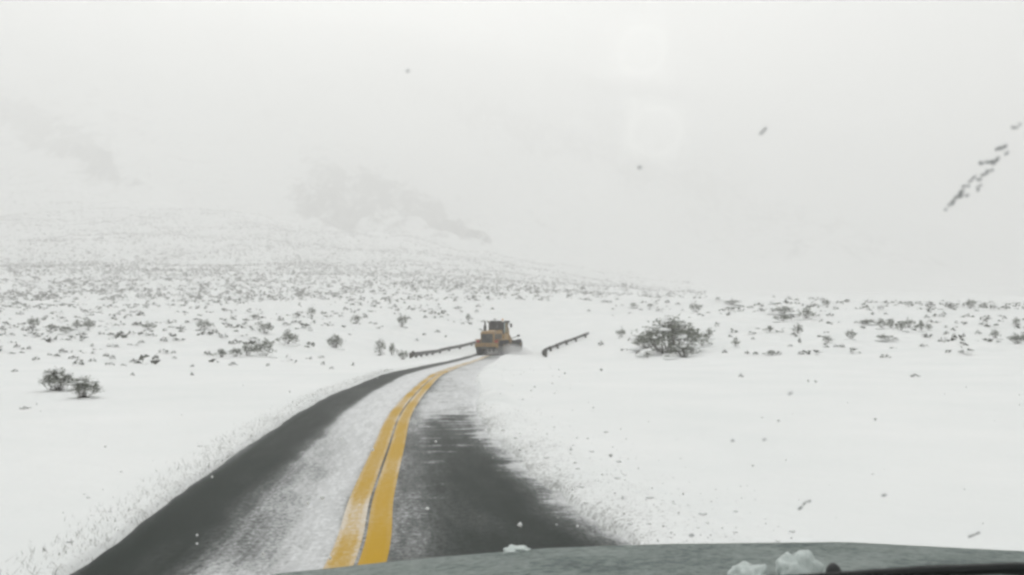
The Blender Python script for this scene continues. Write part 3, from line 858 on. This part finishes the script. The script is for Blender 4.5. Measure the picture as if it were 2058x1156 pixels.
# (kind, x, y of the foot, width, height, label)
hand = [
 ('big', 118, 786, 84, 46, 'grey-green sagebrush nearest the camera on the left, the left bush of the close pair', G_L),
 ('big', 173, 800, 72, 44, 'dark low sagebrush nearest the camera on the left, the right bush of the close pair', G_L),
 ('med', 531, 718, 46, 40, 'tall open sagebrush at the right end of the long dark clump left of the road', G_L),
 ('med', 500, 716, 34, 28, 'sagebrush in the middle of the long dark clump left of the road', G_L),
 ('med', 474, 718, 32, 20, 'low sagebrush left of middle in the long dark clump beside the road', G_L),
 ('med', 444, 720, 34, 18, 'low sagebrush at the left end of the long dark clump beside the road', G_L),
 ('med', 535, 672, 36, 24, 'dense rounded sagebrush alone on the snow above the long dark clump', G_L),
 ('med', 576, 694, 36, 30, 'leaning sagebrush just right of and above the long dark clump', G_L),
 ('med', 592, 692, 20, 22, 'small dark sagebrush touching the leaning one', G_L),
 ('big', 674, 701, 34, 30, 'compact dark sagebrush standing alone midway between clump and guard rail', G_L),
 ('med', 764, 710, 24, 30, 'thin upright sagebrush left of the guard rail end', G_L),
 ('med', 790, 716, 20, 26, 'slender sagebrush between the thin upright one and the round one by the rail', G_L),
 ('med', 810, 723, 24, 20, 'round sagebrush right beside the near end of the left guard rail', G_L),
 ('med', 808, 657, 22, 26, 'sagebrush high on the bank above the near end of the left guard rail', G_L),
 ('med', 717, 650, 30, 18, 'broad low sagebrush on the bank above the compact lone one', G_L),
 ('med', 300, 664, 30, 18, 'pale sagebrush on the left flat with a flat dark tuft just below it', G_L),
 ('med', 412, 664, 34, 22, 'wide sparse sagebrush at the foot of the left hillside, left of the rounded one', G_L),
 ('med', 68, 660, 24, 24, 'leftmost upright sagebrush in the row at the foot of the hill', G_L),
 ('med', 105, 664, 26, 14, 'low sagebrush second from left in the row at the foot of the hill', G_L),
 ('med', 135, 671, 28, 15, 'darkest low sagebrush in the middle of the row at the foot of the hill', G_L),
 ('med', 157, 662, 24, 18, 'sagebrush second from right in the row at the foot of the hill', G_L),
 ('med', 178, 666, 26, 26, 'tallest sagebrush at the right end of the row at the foot of the hill', G_L),
 ('med', 942, 647, 16, 16, 'small sagebrush on the snow bank just left of the plough cab', G_L),
 ('med', 627, 638, 22, 22, 'twiggy sagebrush on the lower hillside above the leaning one', G_L),
 ('med', 512, 643, 26, 12, 'flat sagebrush on the lower hillside above the rounded one', G_L),
 ('fan', 1345, 712, 132, 74, 'largest bush, a wide dark fan of branches right of the road bend', G_R),
 ('big', 1372, 719, 66, 32, 'dense almost black low bush at the foot of the largest bush', G_R),
 ('big', 1298, 702, 58, 30, 'left shoulder bush leaning against the largest bush', G_R),
 ('med', 1388, 696, 40, 46, 'right shoulder bush rising behind the dense black one', G_R),
 ('med', 1410, 697, 28, 30, 'upright bush just right of the largest bush', G_R),
 ('med', 1424, 681, 20, 22, 'small round bush further right of and above the upright one', G_R),
 ('med', 1247, 680, 24, 24, 'lone curly bush left of the largest bush', G_R),
 ('med', 1300, 720, 20, 15, 'small bush under the left shoulder of the largest bush', G_R),
 ('med', 1322, 712, 34, 16, 'sparse twiggy bush between the small one and the dense black one', G_R),
 ('med', 1398, 630, 32, 26, 'square pale topped bush on the skyline above the largest bush', G_R),
 ('med', 1472, 613, 34, 12, 'long flat dark bush on the skyline right of the square one', G_R),
 ('med', 1274, 619, 20, 10, 'small dark bush on the skyline, left of its smaller neighbour', G_R),
 ('med', 1307, 618, 14, 8, 'smaller dark bush on the skyline left of the square one', G_R),
 ('med', 1545, 669, 22, 13, 'dark round bush alone on the bare bank right of the largest bush', G_R),
 ('med', 1602, 672, 30, 22, 'leaning bush on the bare bank right of the dark round one', G_R),
 ('med', 1570, 647, 40, 16, 'pale bush at the left foot of the pale thicket below the skyline', G_R),
 ('med', 1575, 632, 60, 16, 'pale snowy bush at the back of the thicket below the skyline', G_R),
 ('med', 1622, 642, 44, 24, 'pale snowy bush at the right end of the thicket below the skyline', G_R),
 ('med', 1478, 698, 18, 18, 'small forked bush on the slope right of the largest bush', G_R),
 ('med', 1547, 715, 28, 11, 'low flat bush in the line of small tufts at the foot of the bank', G_R),
 ('med', 1662, 690, 22, 16, 'hollow looking bush left of the broader dark one', G_R),
 ('med', 1710, 682, 24, 20, 'broader dark bush below the left end of the dark hedge', G_R),
 ('med', 1742, 652, 40, 11, 'thin dark left end of the dark hedge on the right bank', G_R),
 ('med', 1770, 660, 26, 20, 'hedge bush second from the left in the dark hedge', G_R),
 ('med', 1792, 661, 28, 20, 'hedge bush just left of the middle of the dark hedge', G_R),
 ('med', 1810, 665, 24, 18, 'hedge bush hanging lowest in the middle of the dark hedge', G_R),
 ('med', 1826, 658, 26, 20, 'hedge bush second from right in the unbroken dark hedge', G_R),
 ('med', 1849, 666, 20, 22, 'upright bush just clear of the right end of the dark hedge', G_R),
 ('med', 1866, 665, 14, 12, 'small round bush last at the right of the dark hedge', G_R),
 ('med', 1777, 685, 40, 14, 'long sparse bush underneath the dark hedge', G_R),
 ('med', 1998, 681, 26, 18, 'bush left of the dark one at the right edge of the picture', G_R),
 ('med', 2043, 692, 40, 22, 'broad dark bush at the right edge of the picture', G_R),
 ('med', 2042, 656, 18, 18, 'bush above the broad dark one at the right edge of the picture', G_R),
 ('med', 1662, 618, 20, 18, 'bush on the skyline right of the pale thicket, left of its two small neighbours', G_R),
 ('med', 1950, 619, 24, 18, 'darkest hazy bush on the far right skyline', G_R),
]
for k, px, py, w, h, lab, gr in hand: bush(k, px, py, w, h, lab, gr)

# small tufts: each is described by the named bush or thing next to it
SHORT = [(x_, y_, l_) for x_, y_, l_ in [(118, 775, 'left bush of the close pair'), (173, 788, 'right bush of the close pair'), (505, 708, 'long dark clump'), (535, 662, 'dense rounded bush'), (580, 682, 'leaning bush'), (674, 690, 'compact lone bush'),
    (764, 698, 'thin upright bush'), (810, 715, 'round bush by the rail'), (717, 643, 'broad low bush'), (300, 656, 'pale left bush'), (412, 655, 'wide sparse bush'), (68, 652, 'leftmost bush of the row'), (135, 664, 'darkest bush of the row'),
    (180, 655, 'tallest bush of the row'), (942, 640, 'bush beside the plough'), (627, 628, 'twiggy hillside bush'), (808, 645, 'bush high above the rail end'), (1345, 690, 'largest bush'), (1424, 672, 'small round bush'), (1247, 668, 'lone curly bush'), (1398, 616, 'square skyline bush'), (1472, 606, 'long flat skyline bush'),
    (1545, 662, 'dark round bush'), (1602, 662, 'leaning right bush'), (1590, 634, 'pale thicket'), (1478, 688, 'small forked bush'), (1547, 711, 'low flat bush'), (1662, 682, 'hollow bush'), (1710, 674, 'broader dark bush'), (1742, 648, 'left end of the hedge'), (1805, 655, 'dark hedge'),
    (1866, 658, 'right end of the hedge'), (1777, 680, 'bush under the hedge'), (1998, 673, 'bush near the right edge'), (2043, 683, 'broad bush at the right edge'), (1950, 612, 'hazy skyline bush'), (1272, 614, 'dark skyline bush'), (1662, 610, 'bush right of the thicket'), (1000, 670, 'plough'), (1130, 690, 'right guard rail')]]
USED = {}
def tuft_label(px, py, w, h):
    ds = sorted((math.hypot(px - a, (py - b) * 1.6), a, b, l) for a, b, l in SHORT)
    shape = 'flat' if w / h > 2.2 else ('wide' if w / h > 1.6 else ('upright' if h >= w else 'round'))
    for d, a, b, l in ds[:4]:
        dx, dy = px - a, (py - b) * 1.6
        v = 'above' if dy < -.4 * abs(dx) else ('below' if dy > .4 * abs(dx) else '')
        h_ = 'left of' if dx < -.4 * abs(dy) else ('right of' if dx > .4 * abs(dy) else '')
        rel = (v + ' and ' + h_) if v and h_ else (v or h_)
        how = 'close' if d < 32 else ('further' if d < 70 else 'well')
        lab = f'{shape} sagebrush tuft {how} {rel} the {l}'
        if lab not in USED: USED[lab] = 1; return lab
    for word in ('darker', 'paler', 'broader', 'narrower'):
        lab = f'{word} {shape} sagebrush tuft {how} {rel} the {l}'
        if lab not in USED: USED[lab] = 1; return lab
    return lab
GT = 'small dark tufts poking through the snow left of the road'
for px, py, w, h in [(418, 714, 16, 12), (470, 735, 20, 8), (433, 674, 20, 13), (450, 679, 20, 9), (467, 694, 13, 7), (880, 669, 13, 7), (853, 675, 9, 7), (5, 665, 18, 11), (25, 675, 16, 7),
    (306, 677, 22, 8), (272, 656, 13, 11), (330, 709, 24, 9), (315, 724, 15, 14), (272, 729, 20, 11), (222, 734, 20, 9), (215, 718, 14, 10), (228, 722, 12, 9), (127, 710, 16, 12), (160, 735, 22, 14), (150, 722, 20, 8),
    (285, 690, 15, 10), (235, 699, 11, 9), (330, 688, 15, 11), (262, 694, 12, 5), (275, 695, 9, 4), (396, 645, 18, 8), (595, 650, 22, 9), (575, 655, 18, 7), (565, 646, 14, 12), (650, 734, 12, 9), (710, 736, 9, 8), (646, 720, 14, 5), (622, 722, 14, 6),
    (668, 742, 10, 7), (55, 822, 26, 6), (33, 748, 14, 7), (36, 700, 11, 9), (48, 704, 8, 5), (60, 702, 9, 8), (188, 712, 12, 6), (102, 715, 10, 6), (188, 727, 16, 8), (115, 717, 14, 7), (75, 724, 16, 9), (250, 735, 14, 5), (205, 674, 14, 7), (165, 674, 22, 7),
    (65, 672, 18, 8), (332, 666, 11, 7), (365, 668, 11, 8), (186, 698, 7, 8), (345, 660, 16, 6), (745, 651, 9, 5), (755, 653, 8, 6), (610, 662, 12, 6), (624, 661, 8, 5), (476, 667, 9, 6), (838, 687, 8, 7), (695, 624, 12, 10), (735, 640, 10, 8), (822, 642, 12, 8),
    (855, 640, 10, 8), (870, 632, 18, 10), (893, 628, 8, 6), (917, 622, 14, 6), (960, 618, 12, 8), (958, 628, 10, 7), (1044, 602, 14, 10), (930, 652, 8, 5), (540, 736, 9, 8), (388, 738, 8, 8), (388, 755, 7, 9), (268, 755, 8, 8), (350, 710, 10, 7), (352, 722, 10, 6)]:
    bush('tuft', px, py, w, h, tuft_label(px, py, w, h), GT, 'sagebrush_tuft', 'tuft')
GT2 = 'small dark tufts on the snowy bank right of the road'
for px, py, w, h in [(1456, 710, 11, 9), (1500, 712, 10, 9), (1517, 713, 12, 9), (1564, 713, 11, 9), (1608, 712, 11, 7), (1282, 713, 14, 11), (1340, 719, 15, 8), (1478, 684, 8, 9), (1512, 683, 8, 6), (1427, 694, 10, 6), (1465, 624, 24, 7), (1341, 609, 12, 7), (1362, 613, 14, 6),
    (1530, 626, 18, 8), (1508, 620, 14, 7), (1586, 603, 14, 8), (1555, 599, 10, 6), (1680, 623, 12, 8), (1687, 611, 16, 9), (1703, 608, 14, 9), (1668, 637, 16, 8), (1690, 699, 14, 9), (1678, 698, 10, 6), (1798, 684, 14, 6), (1855, 698, 20, 8), (1901, 673, 12, 9), (1900, 660, 9, 6), (1914, 665, 10, 9), (1916, 677, 8, 7),
    (1892, 688, 12, 7), (1935, 678, 9, 9), (1964, 672, 13, 10), (1979, 650, 10, 9), (1862, 639, 12, 7), (1892, 638, 14, 7), (2018, 643, 10, 8), (1488, 758, 10, 9), (1777, 720, 22, 9), (1838, 757, 18, 7), (1218, 609, 22, 8), (1240, 604, 10, 5), (1207, 695, 12, 12), (1183, 628, 8, 5), (1380, 570, 14, 6), (1232, 623, 7, 5),
    (1915, 620, 20, 12), (1975, 620, 20, 14), (1998, 622, 20, 10), (2020, 622, 18, 10), (1870, 616, 18, 12), (1740, 620, 14, 10), (1770, 622, 14, 9), (1828, 616, 18, 9), (1780, 633, 10, 6), (1650, 604, 20, 8), (1600, 605, 12, 6), (1630, 602, 14, 6), (1443, 606, 18, 7), (1588, 697, 9, 6), (1606, 690, 8, 12), (1860, 675, 8, 6)]:
    bush('tuft', px, py, w, h, tuft_label(px, py, w, h), GT2, 'sagebrush_tuft', 'tuft')

# the countless ones: joined meshes of tiny snow-laden clumps
def clumps(name, X, Y, W, H, label, mat, seed):
    rs = np.random.RandomState(seed); n = len(X)
    Z = terrain(X, Y)
    nf = 9
    a = rs.uniform(0, 2 * np.pi, (n, nf)); r = rs.rand(n, nf) ** .5 * .45
    p = np.stack([np.cos(a) * r, np.sin(a) * r, (1 - (r / .5) ** 2) * rs.uniform(.3, .9, (n, nf)) - .05], -1)
    d = rs.normal(0, 1, (n, nf, 3)); d[..., 2] += .8; d /= np.linalg.norm(d, axis=-1, keepdims=True)
    s_ = np.cross(d, rs.normal(0, 1, (n, nf, 3))); s_ /= np.linalg.norm(s_, axis=-1, keepdims=True)
    L = rs.uniform(.3, .55, (n, nf, 1))
    T = np.stack([p - s_ * L * .5, p + s_ * L * .5, p + d * L], 2)
    T = T * np.stack([W, W, H], -1)[:, None, None, :] + np.stack([X, Y, Z], -1)[:, None, None, :]
    V = T.reshape(-1, 3); Fc = np.arange(len(V)).reshape(-1, 3)
    o = link(name, mesh_np(name, V, Fc), mat)
    tag(o, label, kind='stuff'); return o

def scatter(n, y_lo, y_hi, px_lo, px_hi, dens, seed, dmin, dmax):
    rs = np.random.RandomState(seed)
    px = rs.uniform(px_lo, px_hi, n); D = dmin * (dmax / dmin) ** rs.rand(n) if False else np.sqrt(rs.uniform(dmin ** 2, dmax ** 2, n))
    x = (px - CX) / F_PX * D
    z = terrain(x, D); row = HZ - F_PX * (z - CAM_H) / D
    keep = (rs.rand(n) < dens(px, row, D, x)) & (row > y_lo) & (row < y_hi)
    u, s, zr = road_us(x, D); keep &= np.abs(u) > 8
    return x[keep], D[keep]
def patch(x, y, sc, sd): return np.clip(0.5 + 0.9 * fbm(x / sc, y / sc, sd, 3), 0, 1)
# far hillside: thinning out to the right
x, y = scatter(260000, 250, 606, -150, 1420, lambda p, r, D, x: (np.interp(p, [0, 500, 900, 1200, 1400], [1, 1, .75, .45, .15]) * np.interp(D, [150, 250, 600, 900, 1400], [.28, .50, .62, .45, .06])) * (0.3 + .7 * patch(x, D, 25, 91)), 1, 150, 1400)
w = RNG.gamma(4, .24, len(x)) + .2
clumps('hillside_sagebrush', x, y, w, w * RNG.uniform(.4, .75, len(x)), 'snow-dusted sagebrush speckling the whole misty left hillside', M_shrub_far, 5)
n_hill = len(x)
# lower hillside / flat, left
x, y = scatter(3400, 596, 742, -150, 1000, lambda p, r, D, x: np.interp(p, [0, 500, 800, 1000], [1, .8, .5, .12]) * np.interp(r, [600, 640, 700, 735], [1, .6, .5, .15]) * (patch(x, D, 9, 92) ** 1.6), 2, 36, 190)
w = RNG.uniform(.3, 1.1, len(x))
clumps('left_flat_sagebrush', x, y, w, w * RNG.uniform(.35, .7, len(x)), 'scattered small sagebrush stems in the snow at the foot of the left hillside', M_shrub, 6)
# right bank and skyline
x, y = scatter(3600, 598, 735, 1230, 2250, lambda p, r, D, x: np.interp(p, [1230, 1500, 2100], [.35, .8, 1]) * np.interp(r, [600, 625, 640, 735], [.9, .8, .25, .1]) * (patch(x, D, 9, 93) ** 1.8), 3, 42, 175)
w = RNG.uniform(.3, 1.0, len(x))
clumps('right_bank_sagebrush', x, y, w, w * RNG.uniform(.35, .75, len(x)), 'scattered small sagebrush stems in the snow along the right bank', M_shrub, 7)
print('hill clumps', n_hill)

# grass blades and grit beside the scraped strip
def blades(name, n, ufun, s0, s1, hmin, hmax, mat, label, seed, lean=.5):
    rs = np.random.RandomState(seed)
    s = s0 + (s1 - s0) * rs.rand(n) ** 1.3; le, ri = edges(s); u = ufun(rs, n, le, ri)
    X = np.interp(s, RS, RP[:, 0]) + np.interp(s, RS, RN[:, 0]) * u; Y = np.interp(s, RS, RP[:, 1]) + np.interp(s, RS, RN[:, 1]) * u
    Z = terrain(X, Y) - .01
    h = rs.uniform(hmin, hmax, n); w = rs.uniform(.0014, .0034, n)
    a = rs.uniform(0, 6.283, n); l = rs.normal(0, lean, (n, 2)) * h[:, None]
    b = np.stack([X, Y, Z], -1); sd = np.stack([np.cos(a), np.sin(a), 0 * a], -1) * w[:, None]
    tp = b + np.stack([l[:, 0], l[:, 1], h], -1)
    V = np.stack([b - sd, b + sd, tp], 1).reshape(-1, 3)
    o = link(name, mesh_np(name, V, np.arange(len(V)).reshape(-1, 3)), mat)
    tag(o, label, kind='stuff')
blades('roadside_grass', 4200, lambda rs, n, le, ri: le + .03 - np.abs(rs.normal(0, .17, n)) - .25 * rs.rand(n) ** 3, 4.5, 34, .015, .065, M_grass, 'dead grass tips showing through the snow along the left road edge', 11)
def clods(name, n, ufun, s0, s1, r0, r1, mat, label, seed):
    rs = np.random.RandomState(seed)
    s = s0 + (s1 - s0) * rs.rand(n) ** 1.2; le, ri = edges(s); u = ufun(rs, n, le, ri)
    X = np.interp(s, RS, RP[:, 0]) + np.interp(s, RS, RN[:, 0]) * u; Y = np.interp(s, RS, RP[:, 1]) + np.interp(s, RS, RN[:, 1]) * u
    Z = terrain(X, Y); r = r0 + (r1 - r0) * rs.rand(n) ** 3
    oc = np.array([(1, 0, 0), (-1, 0, 0), (0, 1, 0), (0, -1, 0), (0, 0, 1), (0, 0, -1)], float)
    fc = np.array([(0, 2, 4), (2, 1, 4), (1, 3, 4), (3, 0, 4), (2, 0, 5), (1, 2, 5), (3, 1, 5), (0, 3, 5)])
    V = oc[None] * (1 + .4 * rs.normal(0, 1, (n, 6, 1))) * r[:, None, None] * np.array([1.2, 1.2, .7]) + np.stack([X, Y, Z + r * .3], -1)[:, None]
    Fc = fc[None] + (np.arange(n) * 6)[:, None, None]
    o = link(name, mesh_np(name, V.reshape(-1, 3), Fc.reshape(-1, 3)), mat); tag(o, label, kind='stuff')
clods('roadside_grit', 900, lambda rs, n, le, ri: ri - .05 + rs.exponential(.5, n), 5, 16, .003, .007, M_grit, 'dirt and grit thrown over the snow right of the road', 12)
clods('snow_clods', 500, lambda rs, n, le, ri: np.where(rs.rand(n) < .8, ri - .05 + rs.exponential(.9, n), le + .05 - rs.exponential(.3, n)), 5, 40, .008, .032, M_snow, 'lumps of ploughed snow along the road edges', 13)
# blown snow flakes in the air
rs = np.random.RandomState(5); n = 170
D = rs.uniform(3.0, 16, n); fx = (rs.uniform(-80, 2130, n) - CX) / F_PX * D; fz = CAM_H - (rs.uniform(740, 1150, n) - HZ) / F_PX * D
ok = fz > terrain(fx, D) + .05; D, fx, fz = D[ok], fx[ok], fz[ok]; n = len(D)
oc = np.array([(1, 0, 0), (-1, 0, 0), (0, 1, 0), (0, -1, 0), (0, 0, 1), (0, 0, -1)], float)
fc = np.array([(0, 2, 4), (2, 1, 4), (1, 3, 4), (3, 0, 4), (2, 0, 5), (1, 2, 5), (3, 1, 5), (0, 3, 5)])
V = oc[None] * (rs.uniform(.004, .011, (n, 1, 1))) * rs.uniform(.6, 1.4, (n, 6, 1)) + np.stack([fx, D, fz], -1)[:, None]
fl = link('falling_snow', mesh_np('falling_snow', V.reshape(-1, 3), (fc[None] + (np.arange(n) * 6)[:, None, None]).reshape(-1, 3)), M_snow)
tag(fl, 'loose snow flakes drifting over the road', kind='stuff')

# ------------------------------------------------------------------ the car the picture is taken from
car = empty('car', (0.6, 0.9, 0.0))
tag(car, 'car the view is taken from, frosted grey-green bonnet and wiper along the bottom edge', 'car')
CO = Vector((0.6, 0.9, 0.0))
def cpart(name, bm, mat, parent=car, label=None, smooth=False):
    for v in bm.verts: v.co -= CO
    me = bpy.data.meshes.new(name); bm.to_mesh(me); bm.free()
    if smooth:
        for p_ in me.polygons: p_.use_smooth = True
    o = link(name, me, mat, parent)
    if label: o['label'] = label
    return o
EX = [-1.1, -.95, -.634, -.426, -.25, -.14, .08, .35, .734, 1.126, 1.5, 1.8, 2.15]
EZ = [.95, 1.00, 1.046, 1.064, 1.083, 1.093, 1.111, 1.120, 1.124, 1.104, 1.09, 1.05, .98]
def hood_z(x, y):
    f = np.interp(x, EX, EZ)
    t_ = (y - 1.95)
    back = 0.11 * min(1, max(0, -t_ / .75))
    front = -0.9 * max(0, t_) ** 1.6 * 2.2
    side = -1.6 * max(0, abs(x - .6) - 1.12) ** 1.3
    return f + back + front + side
b = bmesh.new(); nx_, ny_ = 90, 46
G = [[b.verts.new((-.72 + 2.64 * i / nx_, .94 + 1.36 * j / ny_, hood_z(-.72 + 2.64 * i / nx_, .94 + 1.36 * j / ny_))) for j in range(ny_ + 1)] for i in range(nx_ + 1)]
for i in range(nx_):
    for j in range(ny_): b.faces.new((G[i][j], G[i + 1][j], G[i + 1][j + 1], G[i][j + 1]))
bmesh.ops.solidify(b, geom=b.faces[:], thickness=0.02)
cpart('bonnet', b, M_paint, car, None, True)
# wings, grille front below the bonnet
for sgn, x0 in ((-1, -.80), (1, 1.98)):
    b = bmesh.new(); add_box(b, (x0, 1.55, .70), (.16, 1.35, .5), None, .06); cpart('wing', b, M_paint)
b = bmesh.new(); add_box(b, (.6, 2.26, .62), (2.4, .12, .42), None, .04); cpart('front_grille', b, M_black)
# windshield: a raked pane
def pane_pt(px, py, off=0.0):
    """point on the pane on the sight line through a photo pixel; off = metres outward"""
    dx, dz = (px - CX) / F_PX, -(py - HZ) / F_PX
    # plane z = 2.254 - 1.096 y
    y = (2.254 + off * 1.484 - CAM_H) / (dz + 1.096)
    return Vector((dx * y, y, CAM_H + dz * y))
PN = Vector((0, 1.096, 1)).normalized()
b = bmesh.new()
def wy(z): return (2.254 - z) / 1.096
vs = []
for z in (1.19, 1.98):
    for x in (-.72, 1.92): vs.append(b.verts.new((x, wy(z), z)))
b.faces.new((vs[0], vs[1], vs[3], vs[2]))
wind = cpart('windshield', b, M_wind)
for (xa, xb) in ((-.76, -.70), (1.96, 1.90)):
    b = bmesh.new(); add_cyl(b, (xa, wy(1.17), 1.17), (xb, wy(2.0), 2.0), .05, .05, 10); cpart('windshield_pillar', b, M_paint)
b = bmesh.new(); add_box(b, (.6, -.45, 2.03), (2.7, 1.45, .06), None, .02); cpart('roof', b, M_paint)
b = bmesh.new(); add_box(b, (.6, .72, 1.02), (2.6, .42, .22), None, .06); cpart('dashboard', b, M_dash)
b = bmesh.new(); add_box(b, (.6, 1.0, 1.17), (2.6, .12, .05), None, .02); cpart('cowl', b, M_black)

# wiper: arm and blade lying low across the right of the glass
wroot = empty('wiper'); wroot.parent = car
def tube_along(pts, radii, squash=1.0, n=8):
    b = bmesh.new(); rings = []
    for i, (p, r) in enumerate(zip(pts, radii)):
        d = (pts[min(i + 1, len(pts) - 1)] - pts[max(i - 1, 0)]).normalized()
        s1 = d.cross(PN).normalized(); s2 = PN
        rings.append([b.verts.new(p + s1 * math.cos(2 * math.pi * k / n) * r + s2 * math.sin(2 * math.pi * k / n) * r * squash) for k in range(n)])
    for a, c in zip(rings, rings[1:]):
        for k in range(n): b.faces.new((a[k], a[(k + 1) % n], c[(k + 1) % n], c[k]))
    b.faces.new(rings[0]); b.faces.new(list(reversed(rings[-1])))
    bmesh.ops.recalc_face_normals(b, faces=b.faces); return b
bp = [pane_pt(x, y, .012) for x, y in ((1250, 1178), (1450, 1164), (1640, 1153), (1850, 1141), (2030, 1135), (2110, 1133))]
cpart('blade', tube_along(bp, [.0015, .003, .0042, .0055, .0058, .004], .8), M_black, wroot)
ap = [pane_pt(x, y, .028) for x, y in ((1700, 1163), (1850, 1152), (2000, 1142), (2120, 1150), (2260, 1185))]
cpart('arm', tube_along(ap, [.002, .003, .004, .004, .006], .6), M_black, wroot)
# washer nozzle on the bonnet
def on_hood(px, py):
    dx, dz = (px - CX) / F_PX, -(py - HZ) / F_PX
    for y in np.linspace(1.0, 2.1, 1500):
        if CAM_H + dz * y <= hood_z(dx * y, y): return Vector((dx * y, y, hood_z(dx * y, y)))
    return Vector((dx * 1.94, 1.94, hood_z(dx * 1.94, 1.94)))
q = on_hood(1668, 1153); b = bmesh.new(); bmesh.ops.create_uvsphere(b, u_segments=14, v_segments=8, radius=1)
for v in b.verts: v.co = Vector((v.co.x * .0125, v.co.y * .016, max(v.co.z, -.3) * .020)) + q + Vector((0, 0, .002))
cpart('washer_nozzle', b, M_black, car, None, True)

# dried dirt on the glass
def speck(px, py, w, h, rot=0.0):
    if w > 15:
        rq = random.Random(px * 7 + py)
        for k in range(3):
            f = (k - 1) * .36
            speck1(px + math.cos(rot) * w * f + rq.uniform(-2, 2), py - math.sin(rot) * w * f + rq.uniform(-4, 4), w * rq.uniform(.28, .5), h * rq.uniform(.45, .8), rot + rq.uniform(-.7, .7))
        return
    return speck1(px, py, w * .8, h * .8, rot)
def speck1(px, py, w, h, rot=0.0):
    c = pane_pt(px, py, .002); sc = c.y / F_PX
    e2 = Vector((0, -1, 1.096)).normalized(); e1 = Vector((1, 0, 0))
    b = bmesh.new(); bmesh.ops.create_icosphere(b, subdivisions=2, radius=1)
    o_ = Vector((px * .37, py * .21, 0))
    cr, sr = math.cos(rot), math.sin(rot)
    for v in b.verts:
        k = 1 + .45 * mnoise.noise(v.co * 1.7 + o_)
        lx, ly = v.co.x * w / 2 * k * sc, v.co.y * h / 2 * k * sc * 1.15
        v.co = c + e1 * (lx * cr - ly * sr) + e2 * (lx * sr + ly * cr) + PN * v.co.z * .0008
    return cpart('dirt_speck', b, M_speck, wind)
for px, py, w, h, r in [(1912, 412, 22, 10, .7), (1926, 396, 26, 13, .6), (1938, 380, 24, 9, .9), (1948, 392, 12, 7, .3), (1956, 366, 26, 9, .8), (1972, 374, 18, 8, 1.0), (1980, 352, 24, 8, .5),
                        (1994, 340, 16, 9, .4), (1990, 327, 30, 12, .2), (2008, 318, 22, 12, .8), (2020, 296, 24, 11, .2), (2030, 306, 14, 7, .9), (2052, 250, 18, 9, .3),
                        (1287, 335, 11, 7, 0), (1540, 259, 16, 7, .7), (1533, 266, 9, 5, .6), (817, 138, 9, 7, 0), (1612, 1012, 30, 8, .7), (1771, 992, 15, 8, .4), (1386, 1071, 15, 10, .5), (1586, 790, 14, 5, .8), (1948, 1070, 24, 8, .3), (1470, 884, 9, 6, .2), (1533, 882, 10, 6, .4), (1250, 998, 8, 7, 0)]:
    speck(px, py, w, h, r)
# pale see-through squares with a ring, imitating reflections of papers on the dash
def add_reflection(px, py, w, h, rot, label):
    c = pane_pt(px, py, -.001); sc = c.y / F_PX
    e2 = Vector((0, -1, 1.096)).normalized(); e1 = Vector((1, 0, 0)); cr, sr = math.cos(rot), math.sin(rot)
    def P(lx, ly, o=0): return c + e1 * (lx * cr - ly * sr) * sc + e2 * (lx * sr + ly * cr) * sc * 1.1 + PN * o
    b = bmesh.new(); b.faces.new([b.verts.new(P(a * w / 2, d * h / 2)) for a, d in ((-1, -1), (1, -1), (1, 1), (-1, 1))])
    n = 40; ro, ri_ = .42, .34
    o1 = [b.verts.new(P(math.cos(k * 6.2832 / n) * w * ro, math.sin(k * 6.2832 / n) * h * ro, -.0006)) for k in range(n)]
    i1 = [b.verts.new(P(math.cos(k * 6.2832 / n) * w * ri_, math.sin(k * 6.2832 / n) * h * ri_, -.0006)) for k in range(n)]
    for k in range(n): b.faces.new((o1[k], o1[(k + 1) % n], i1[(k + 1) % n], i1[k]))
    o = cpart('paper_reflection', b, M_reflection, wind, label); return o
add_reflection(1318, 262, 132, 128, -.10, 'lower faint square patch with a ring, imitating a reflection of dash papers')
add_reflection(1292, 95, 120, 120, -.05, 'upper faint square patch with a ring, imitating a reflection of dash papers')

# snow lumps lying on the bonnet
def lump(px, py, w, h, label):
    q = on_hood(px, py); sc = q.y / F_PX
    b = bmesh.new(); bmesh.ops.create_icosphere(b, subdivisions=4, radius=1)
    for v in b.verts:
        k = 1 + .38 * mnoise.fractal(v.co * 1.9 + q * 9, .8, 2, 5)
        v.co = Vector((v.co.x * w / 2 * sc, v.co.y * w / 2.4 * sc, max(v.co.z, -.25) * h * sc)) * k
    me = bpy.data.meshes.new('snow_lump'); b.to_mesh(me); b.free()
    for p_ in me.polygons: p_.use_smooth = True
    o = link('snow_lump', me, M_slush); o.location = q
    tag(o, label, 'snow', 'snow lumps on the bonnet')
lump(1598, 1154, 78, 48, 'largest snow lump on the bonnet, just left of the black washer nozzle')
lump(1500, 1158, 74, 30, 'wide snow lump on the bonnet left of the largest one')
lump(1040, 1104, 52, 12, 'small snow lump on the bonnet crest in front of the right lane')

print('hill', n_hill); print('meshes', len(bpy.data.objects), 'tris', sum(len(o.data.polygons) for o in bpy.data.objects if o.type == 'MESH'))
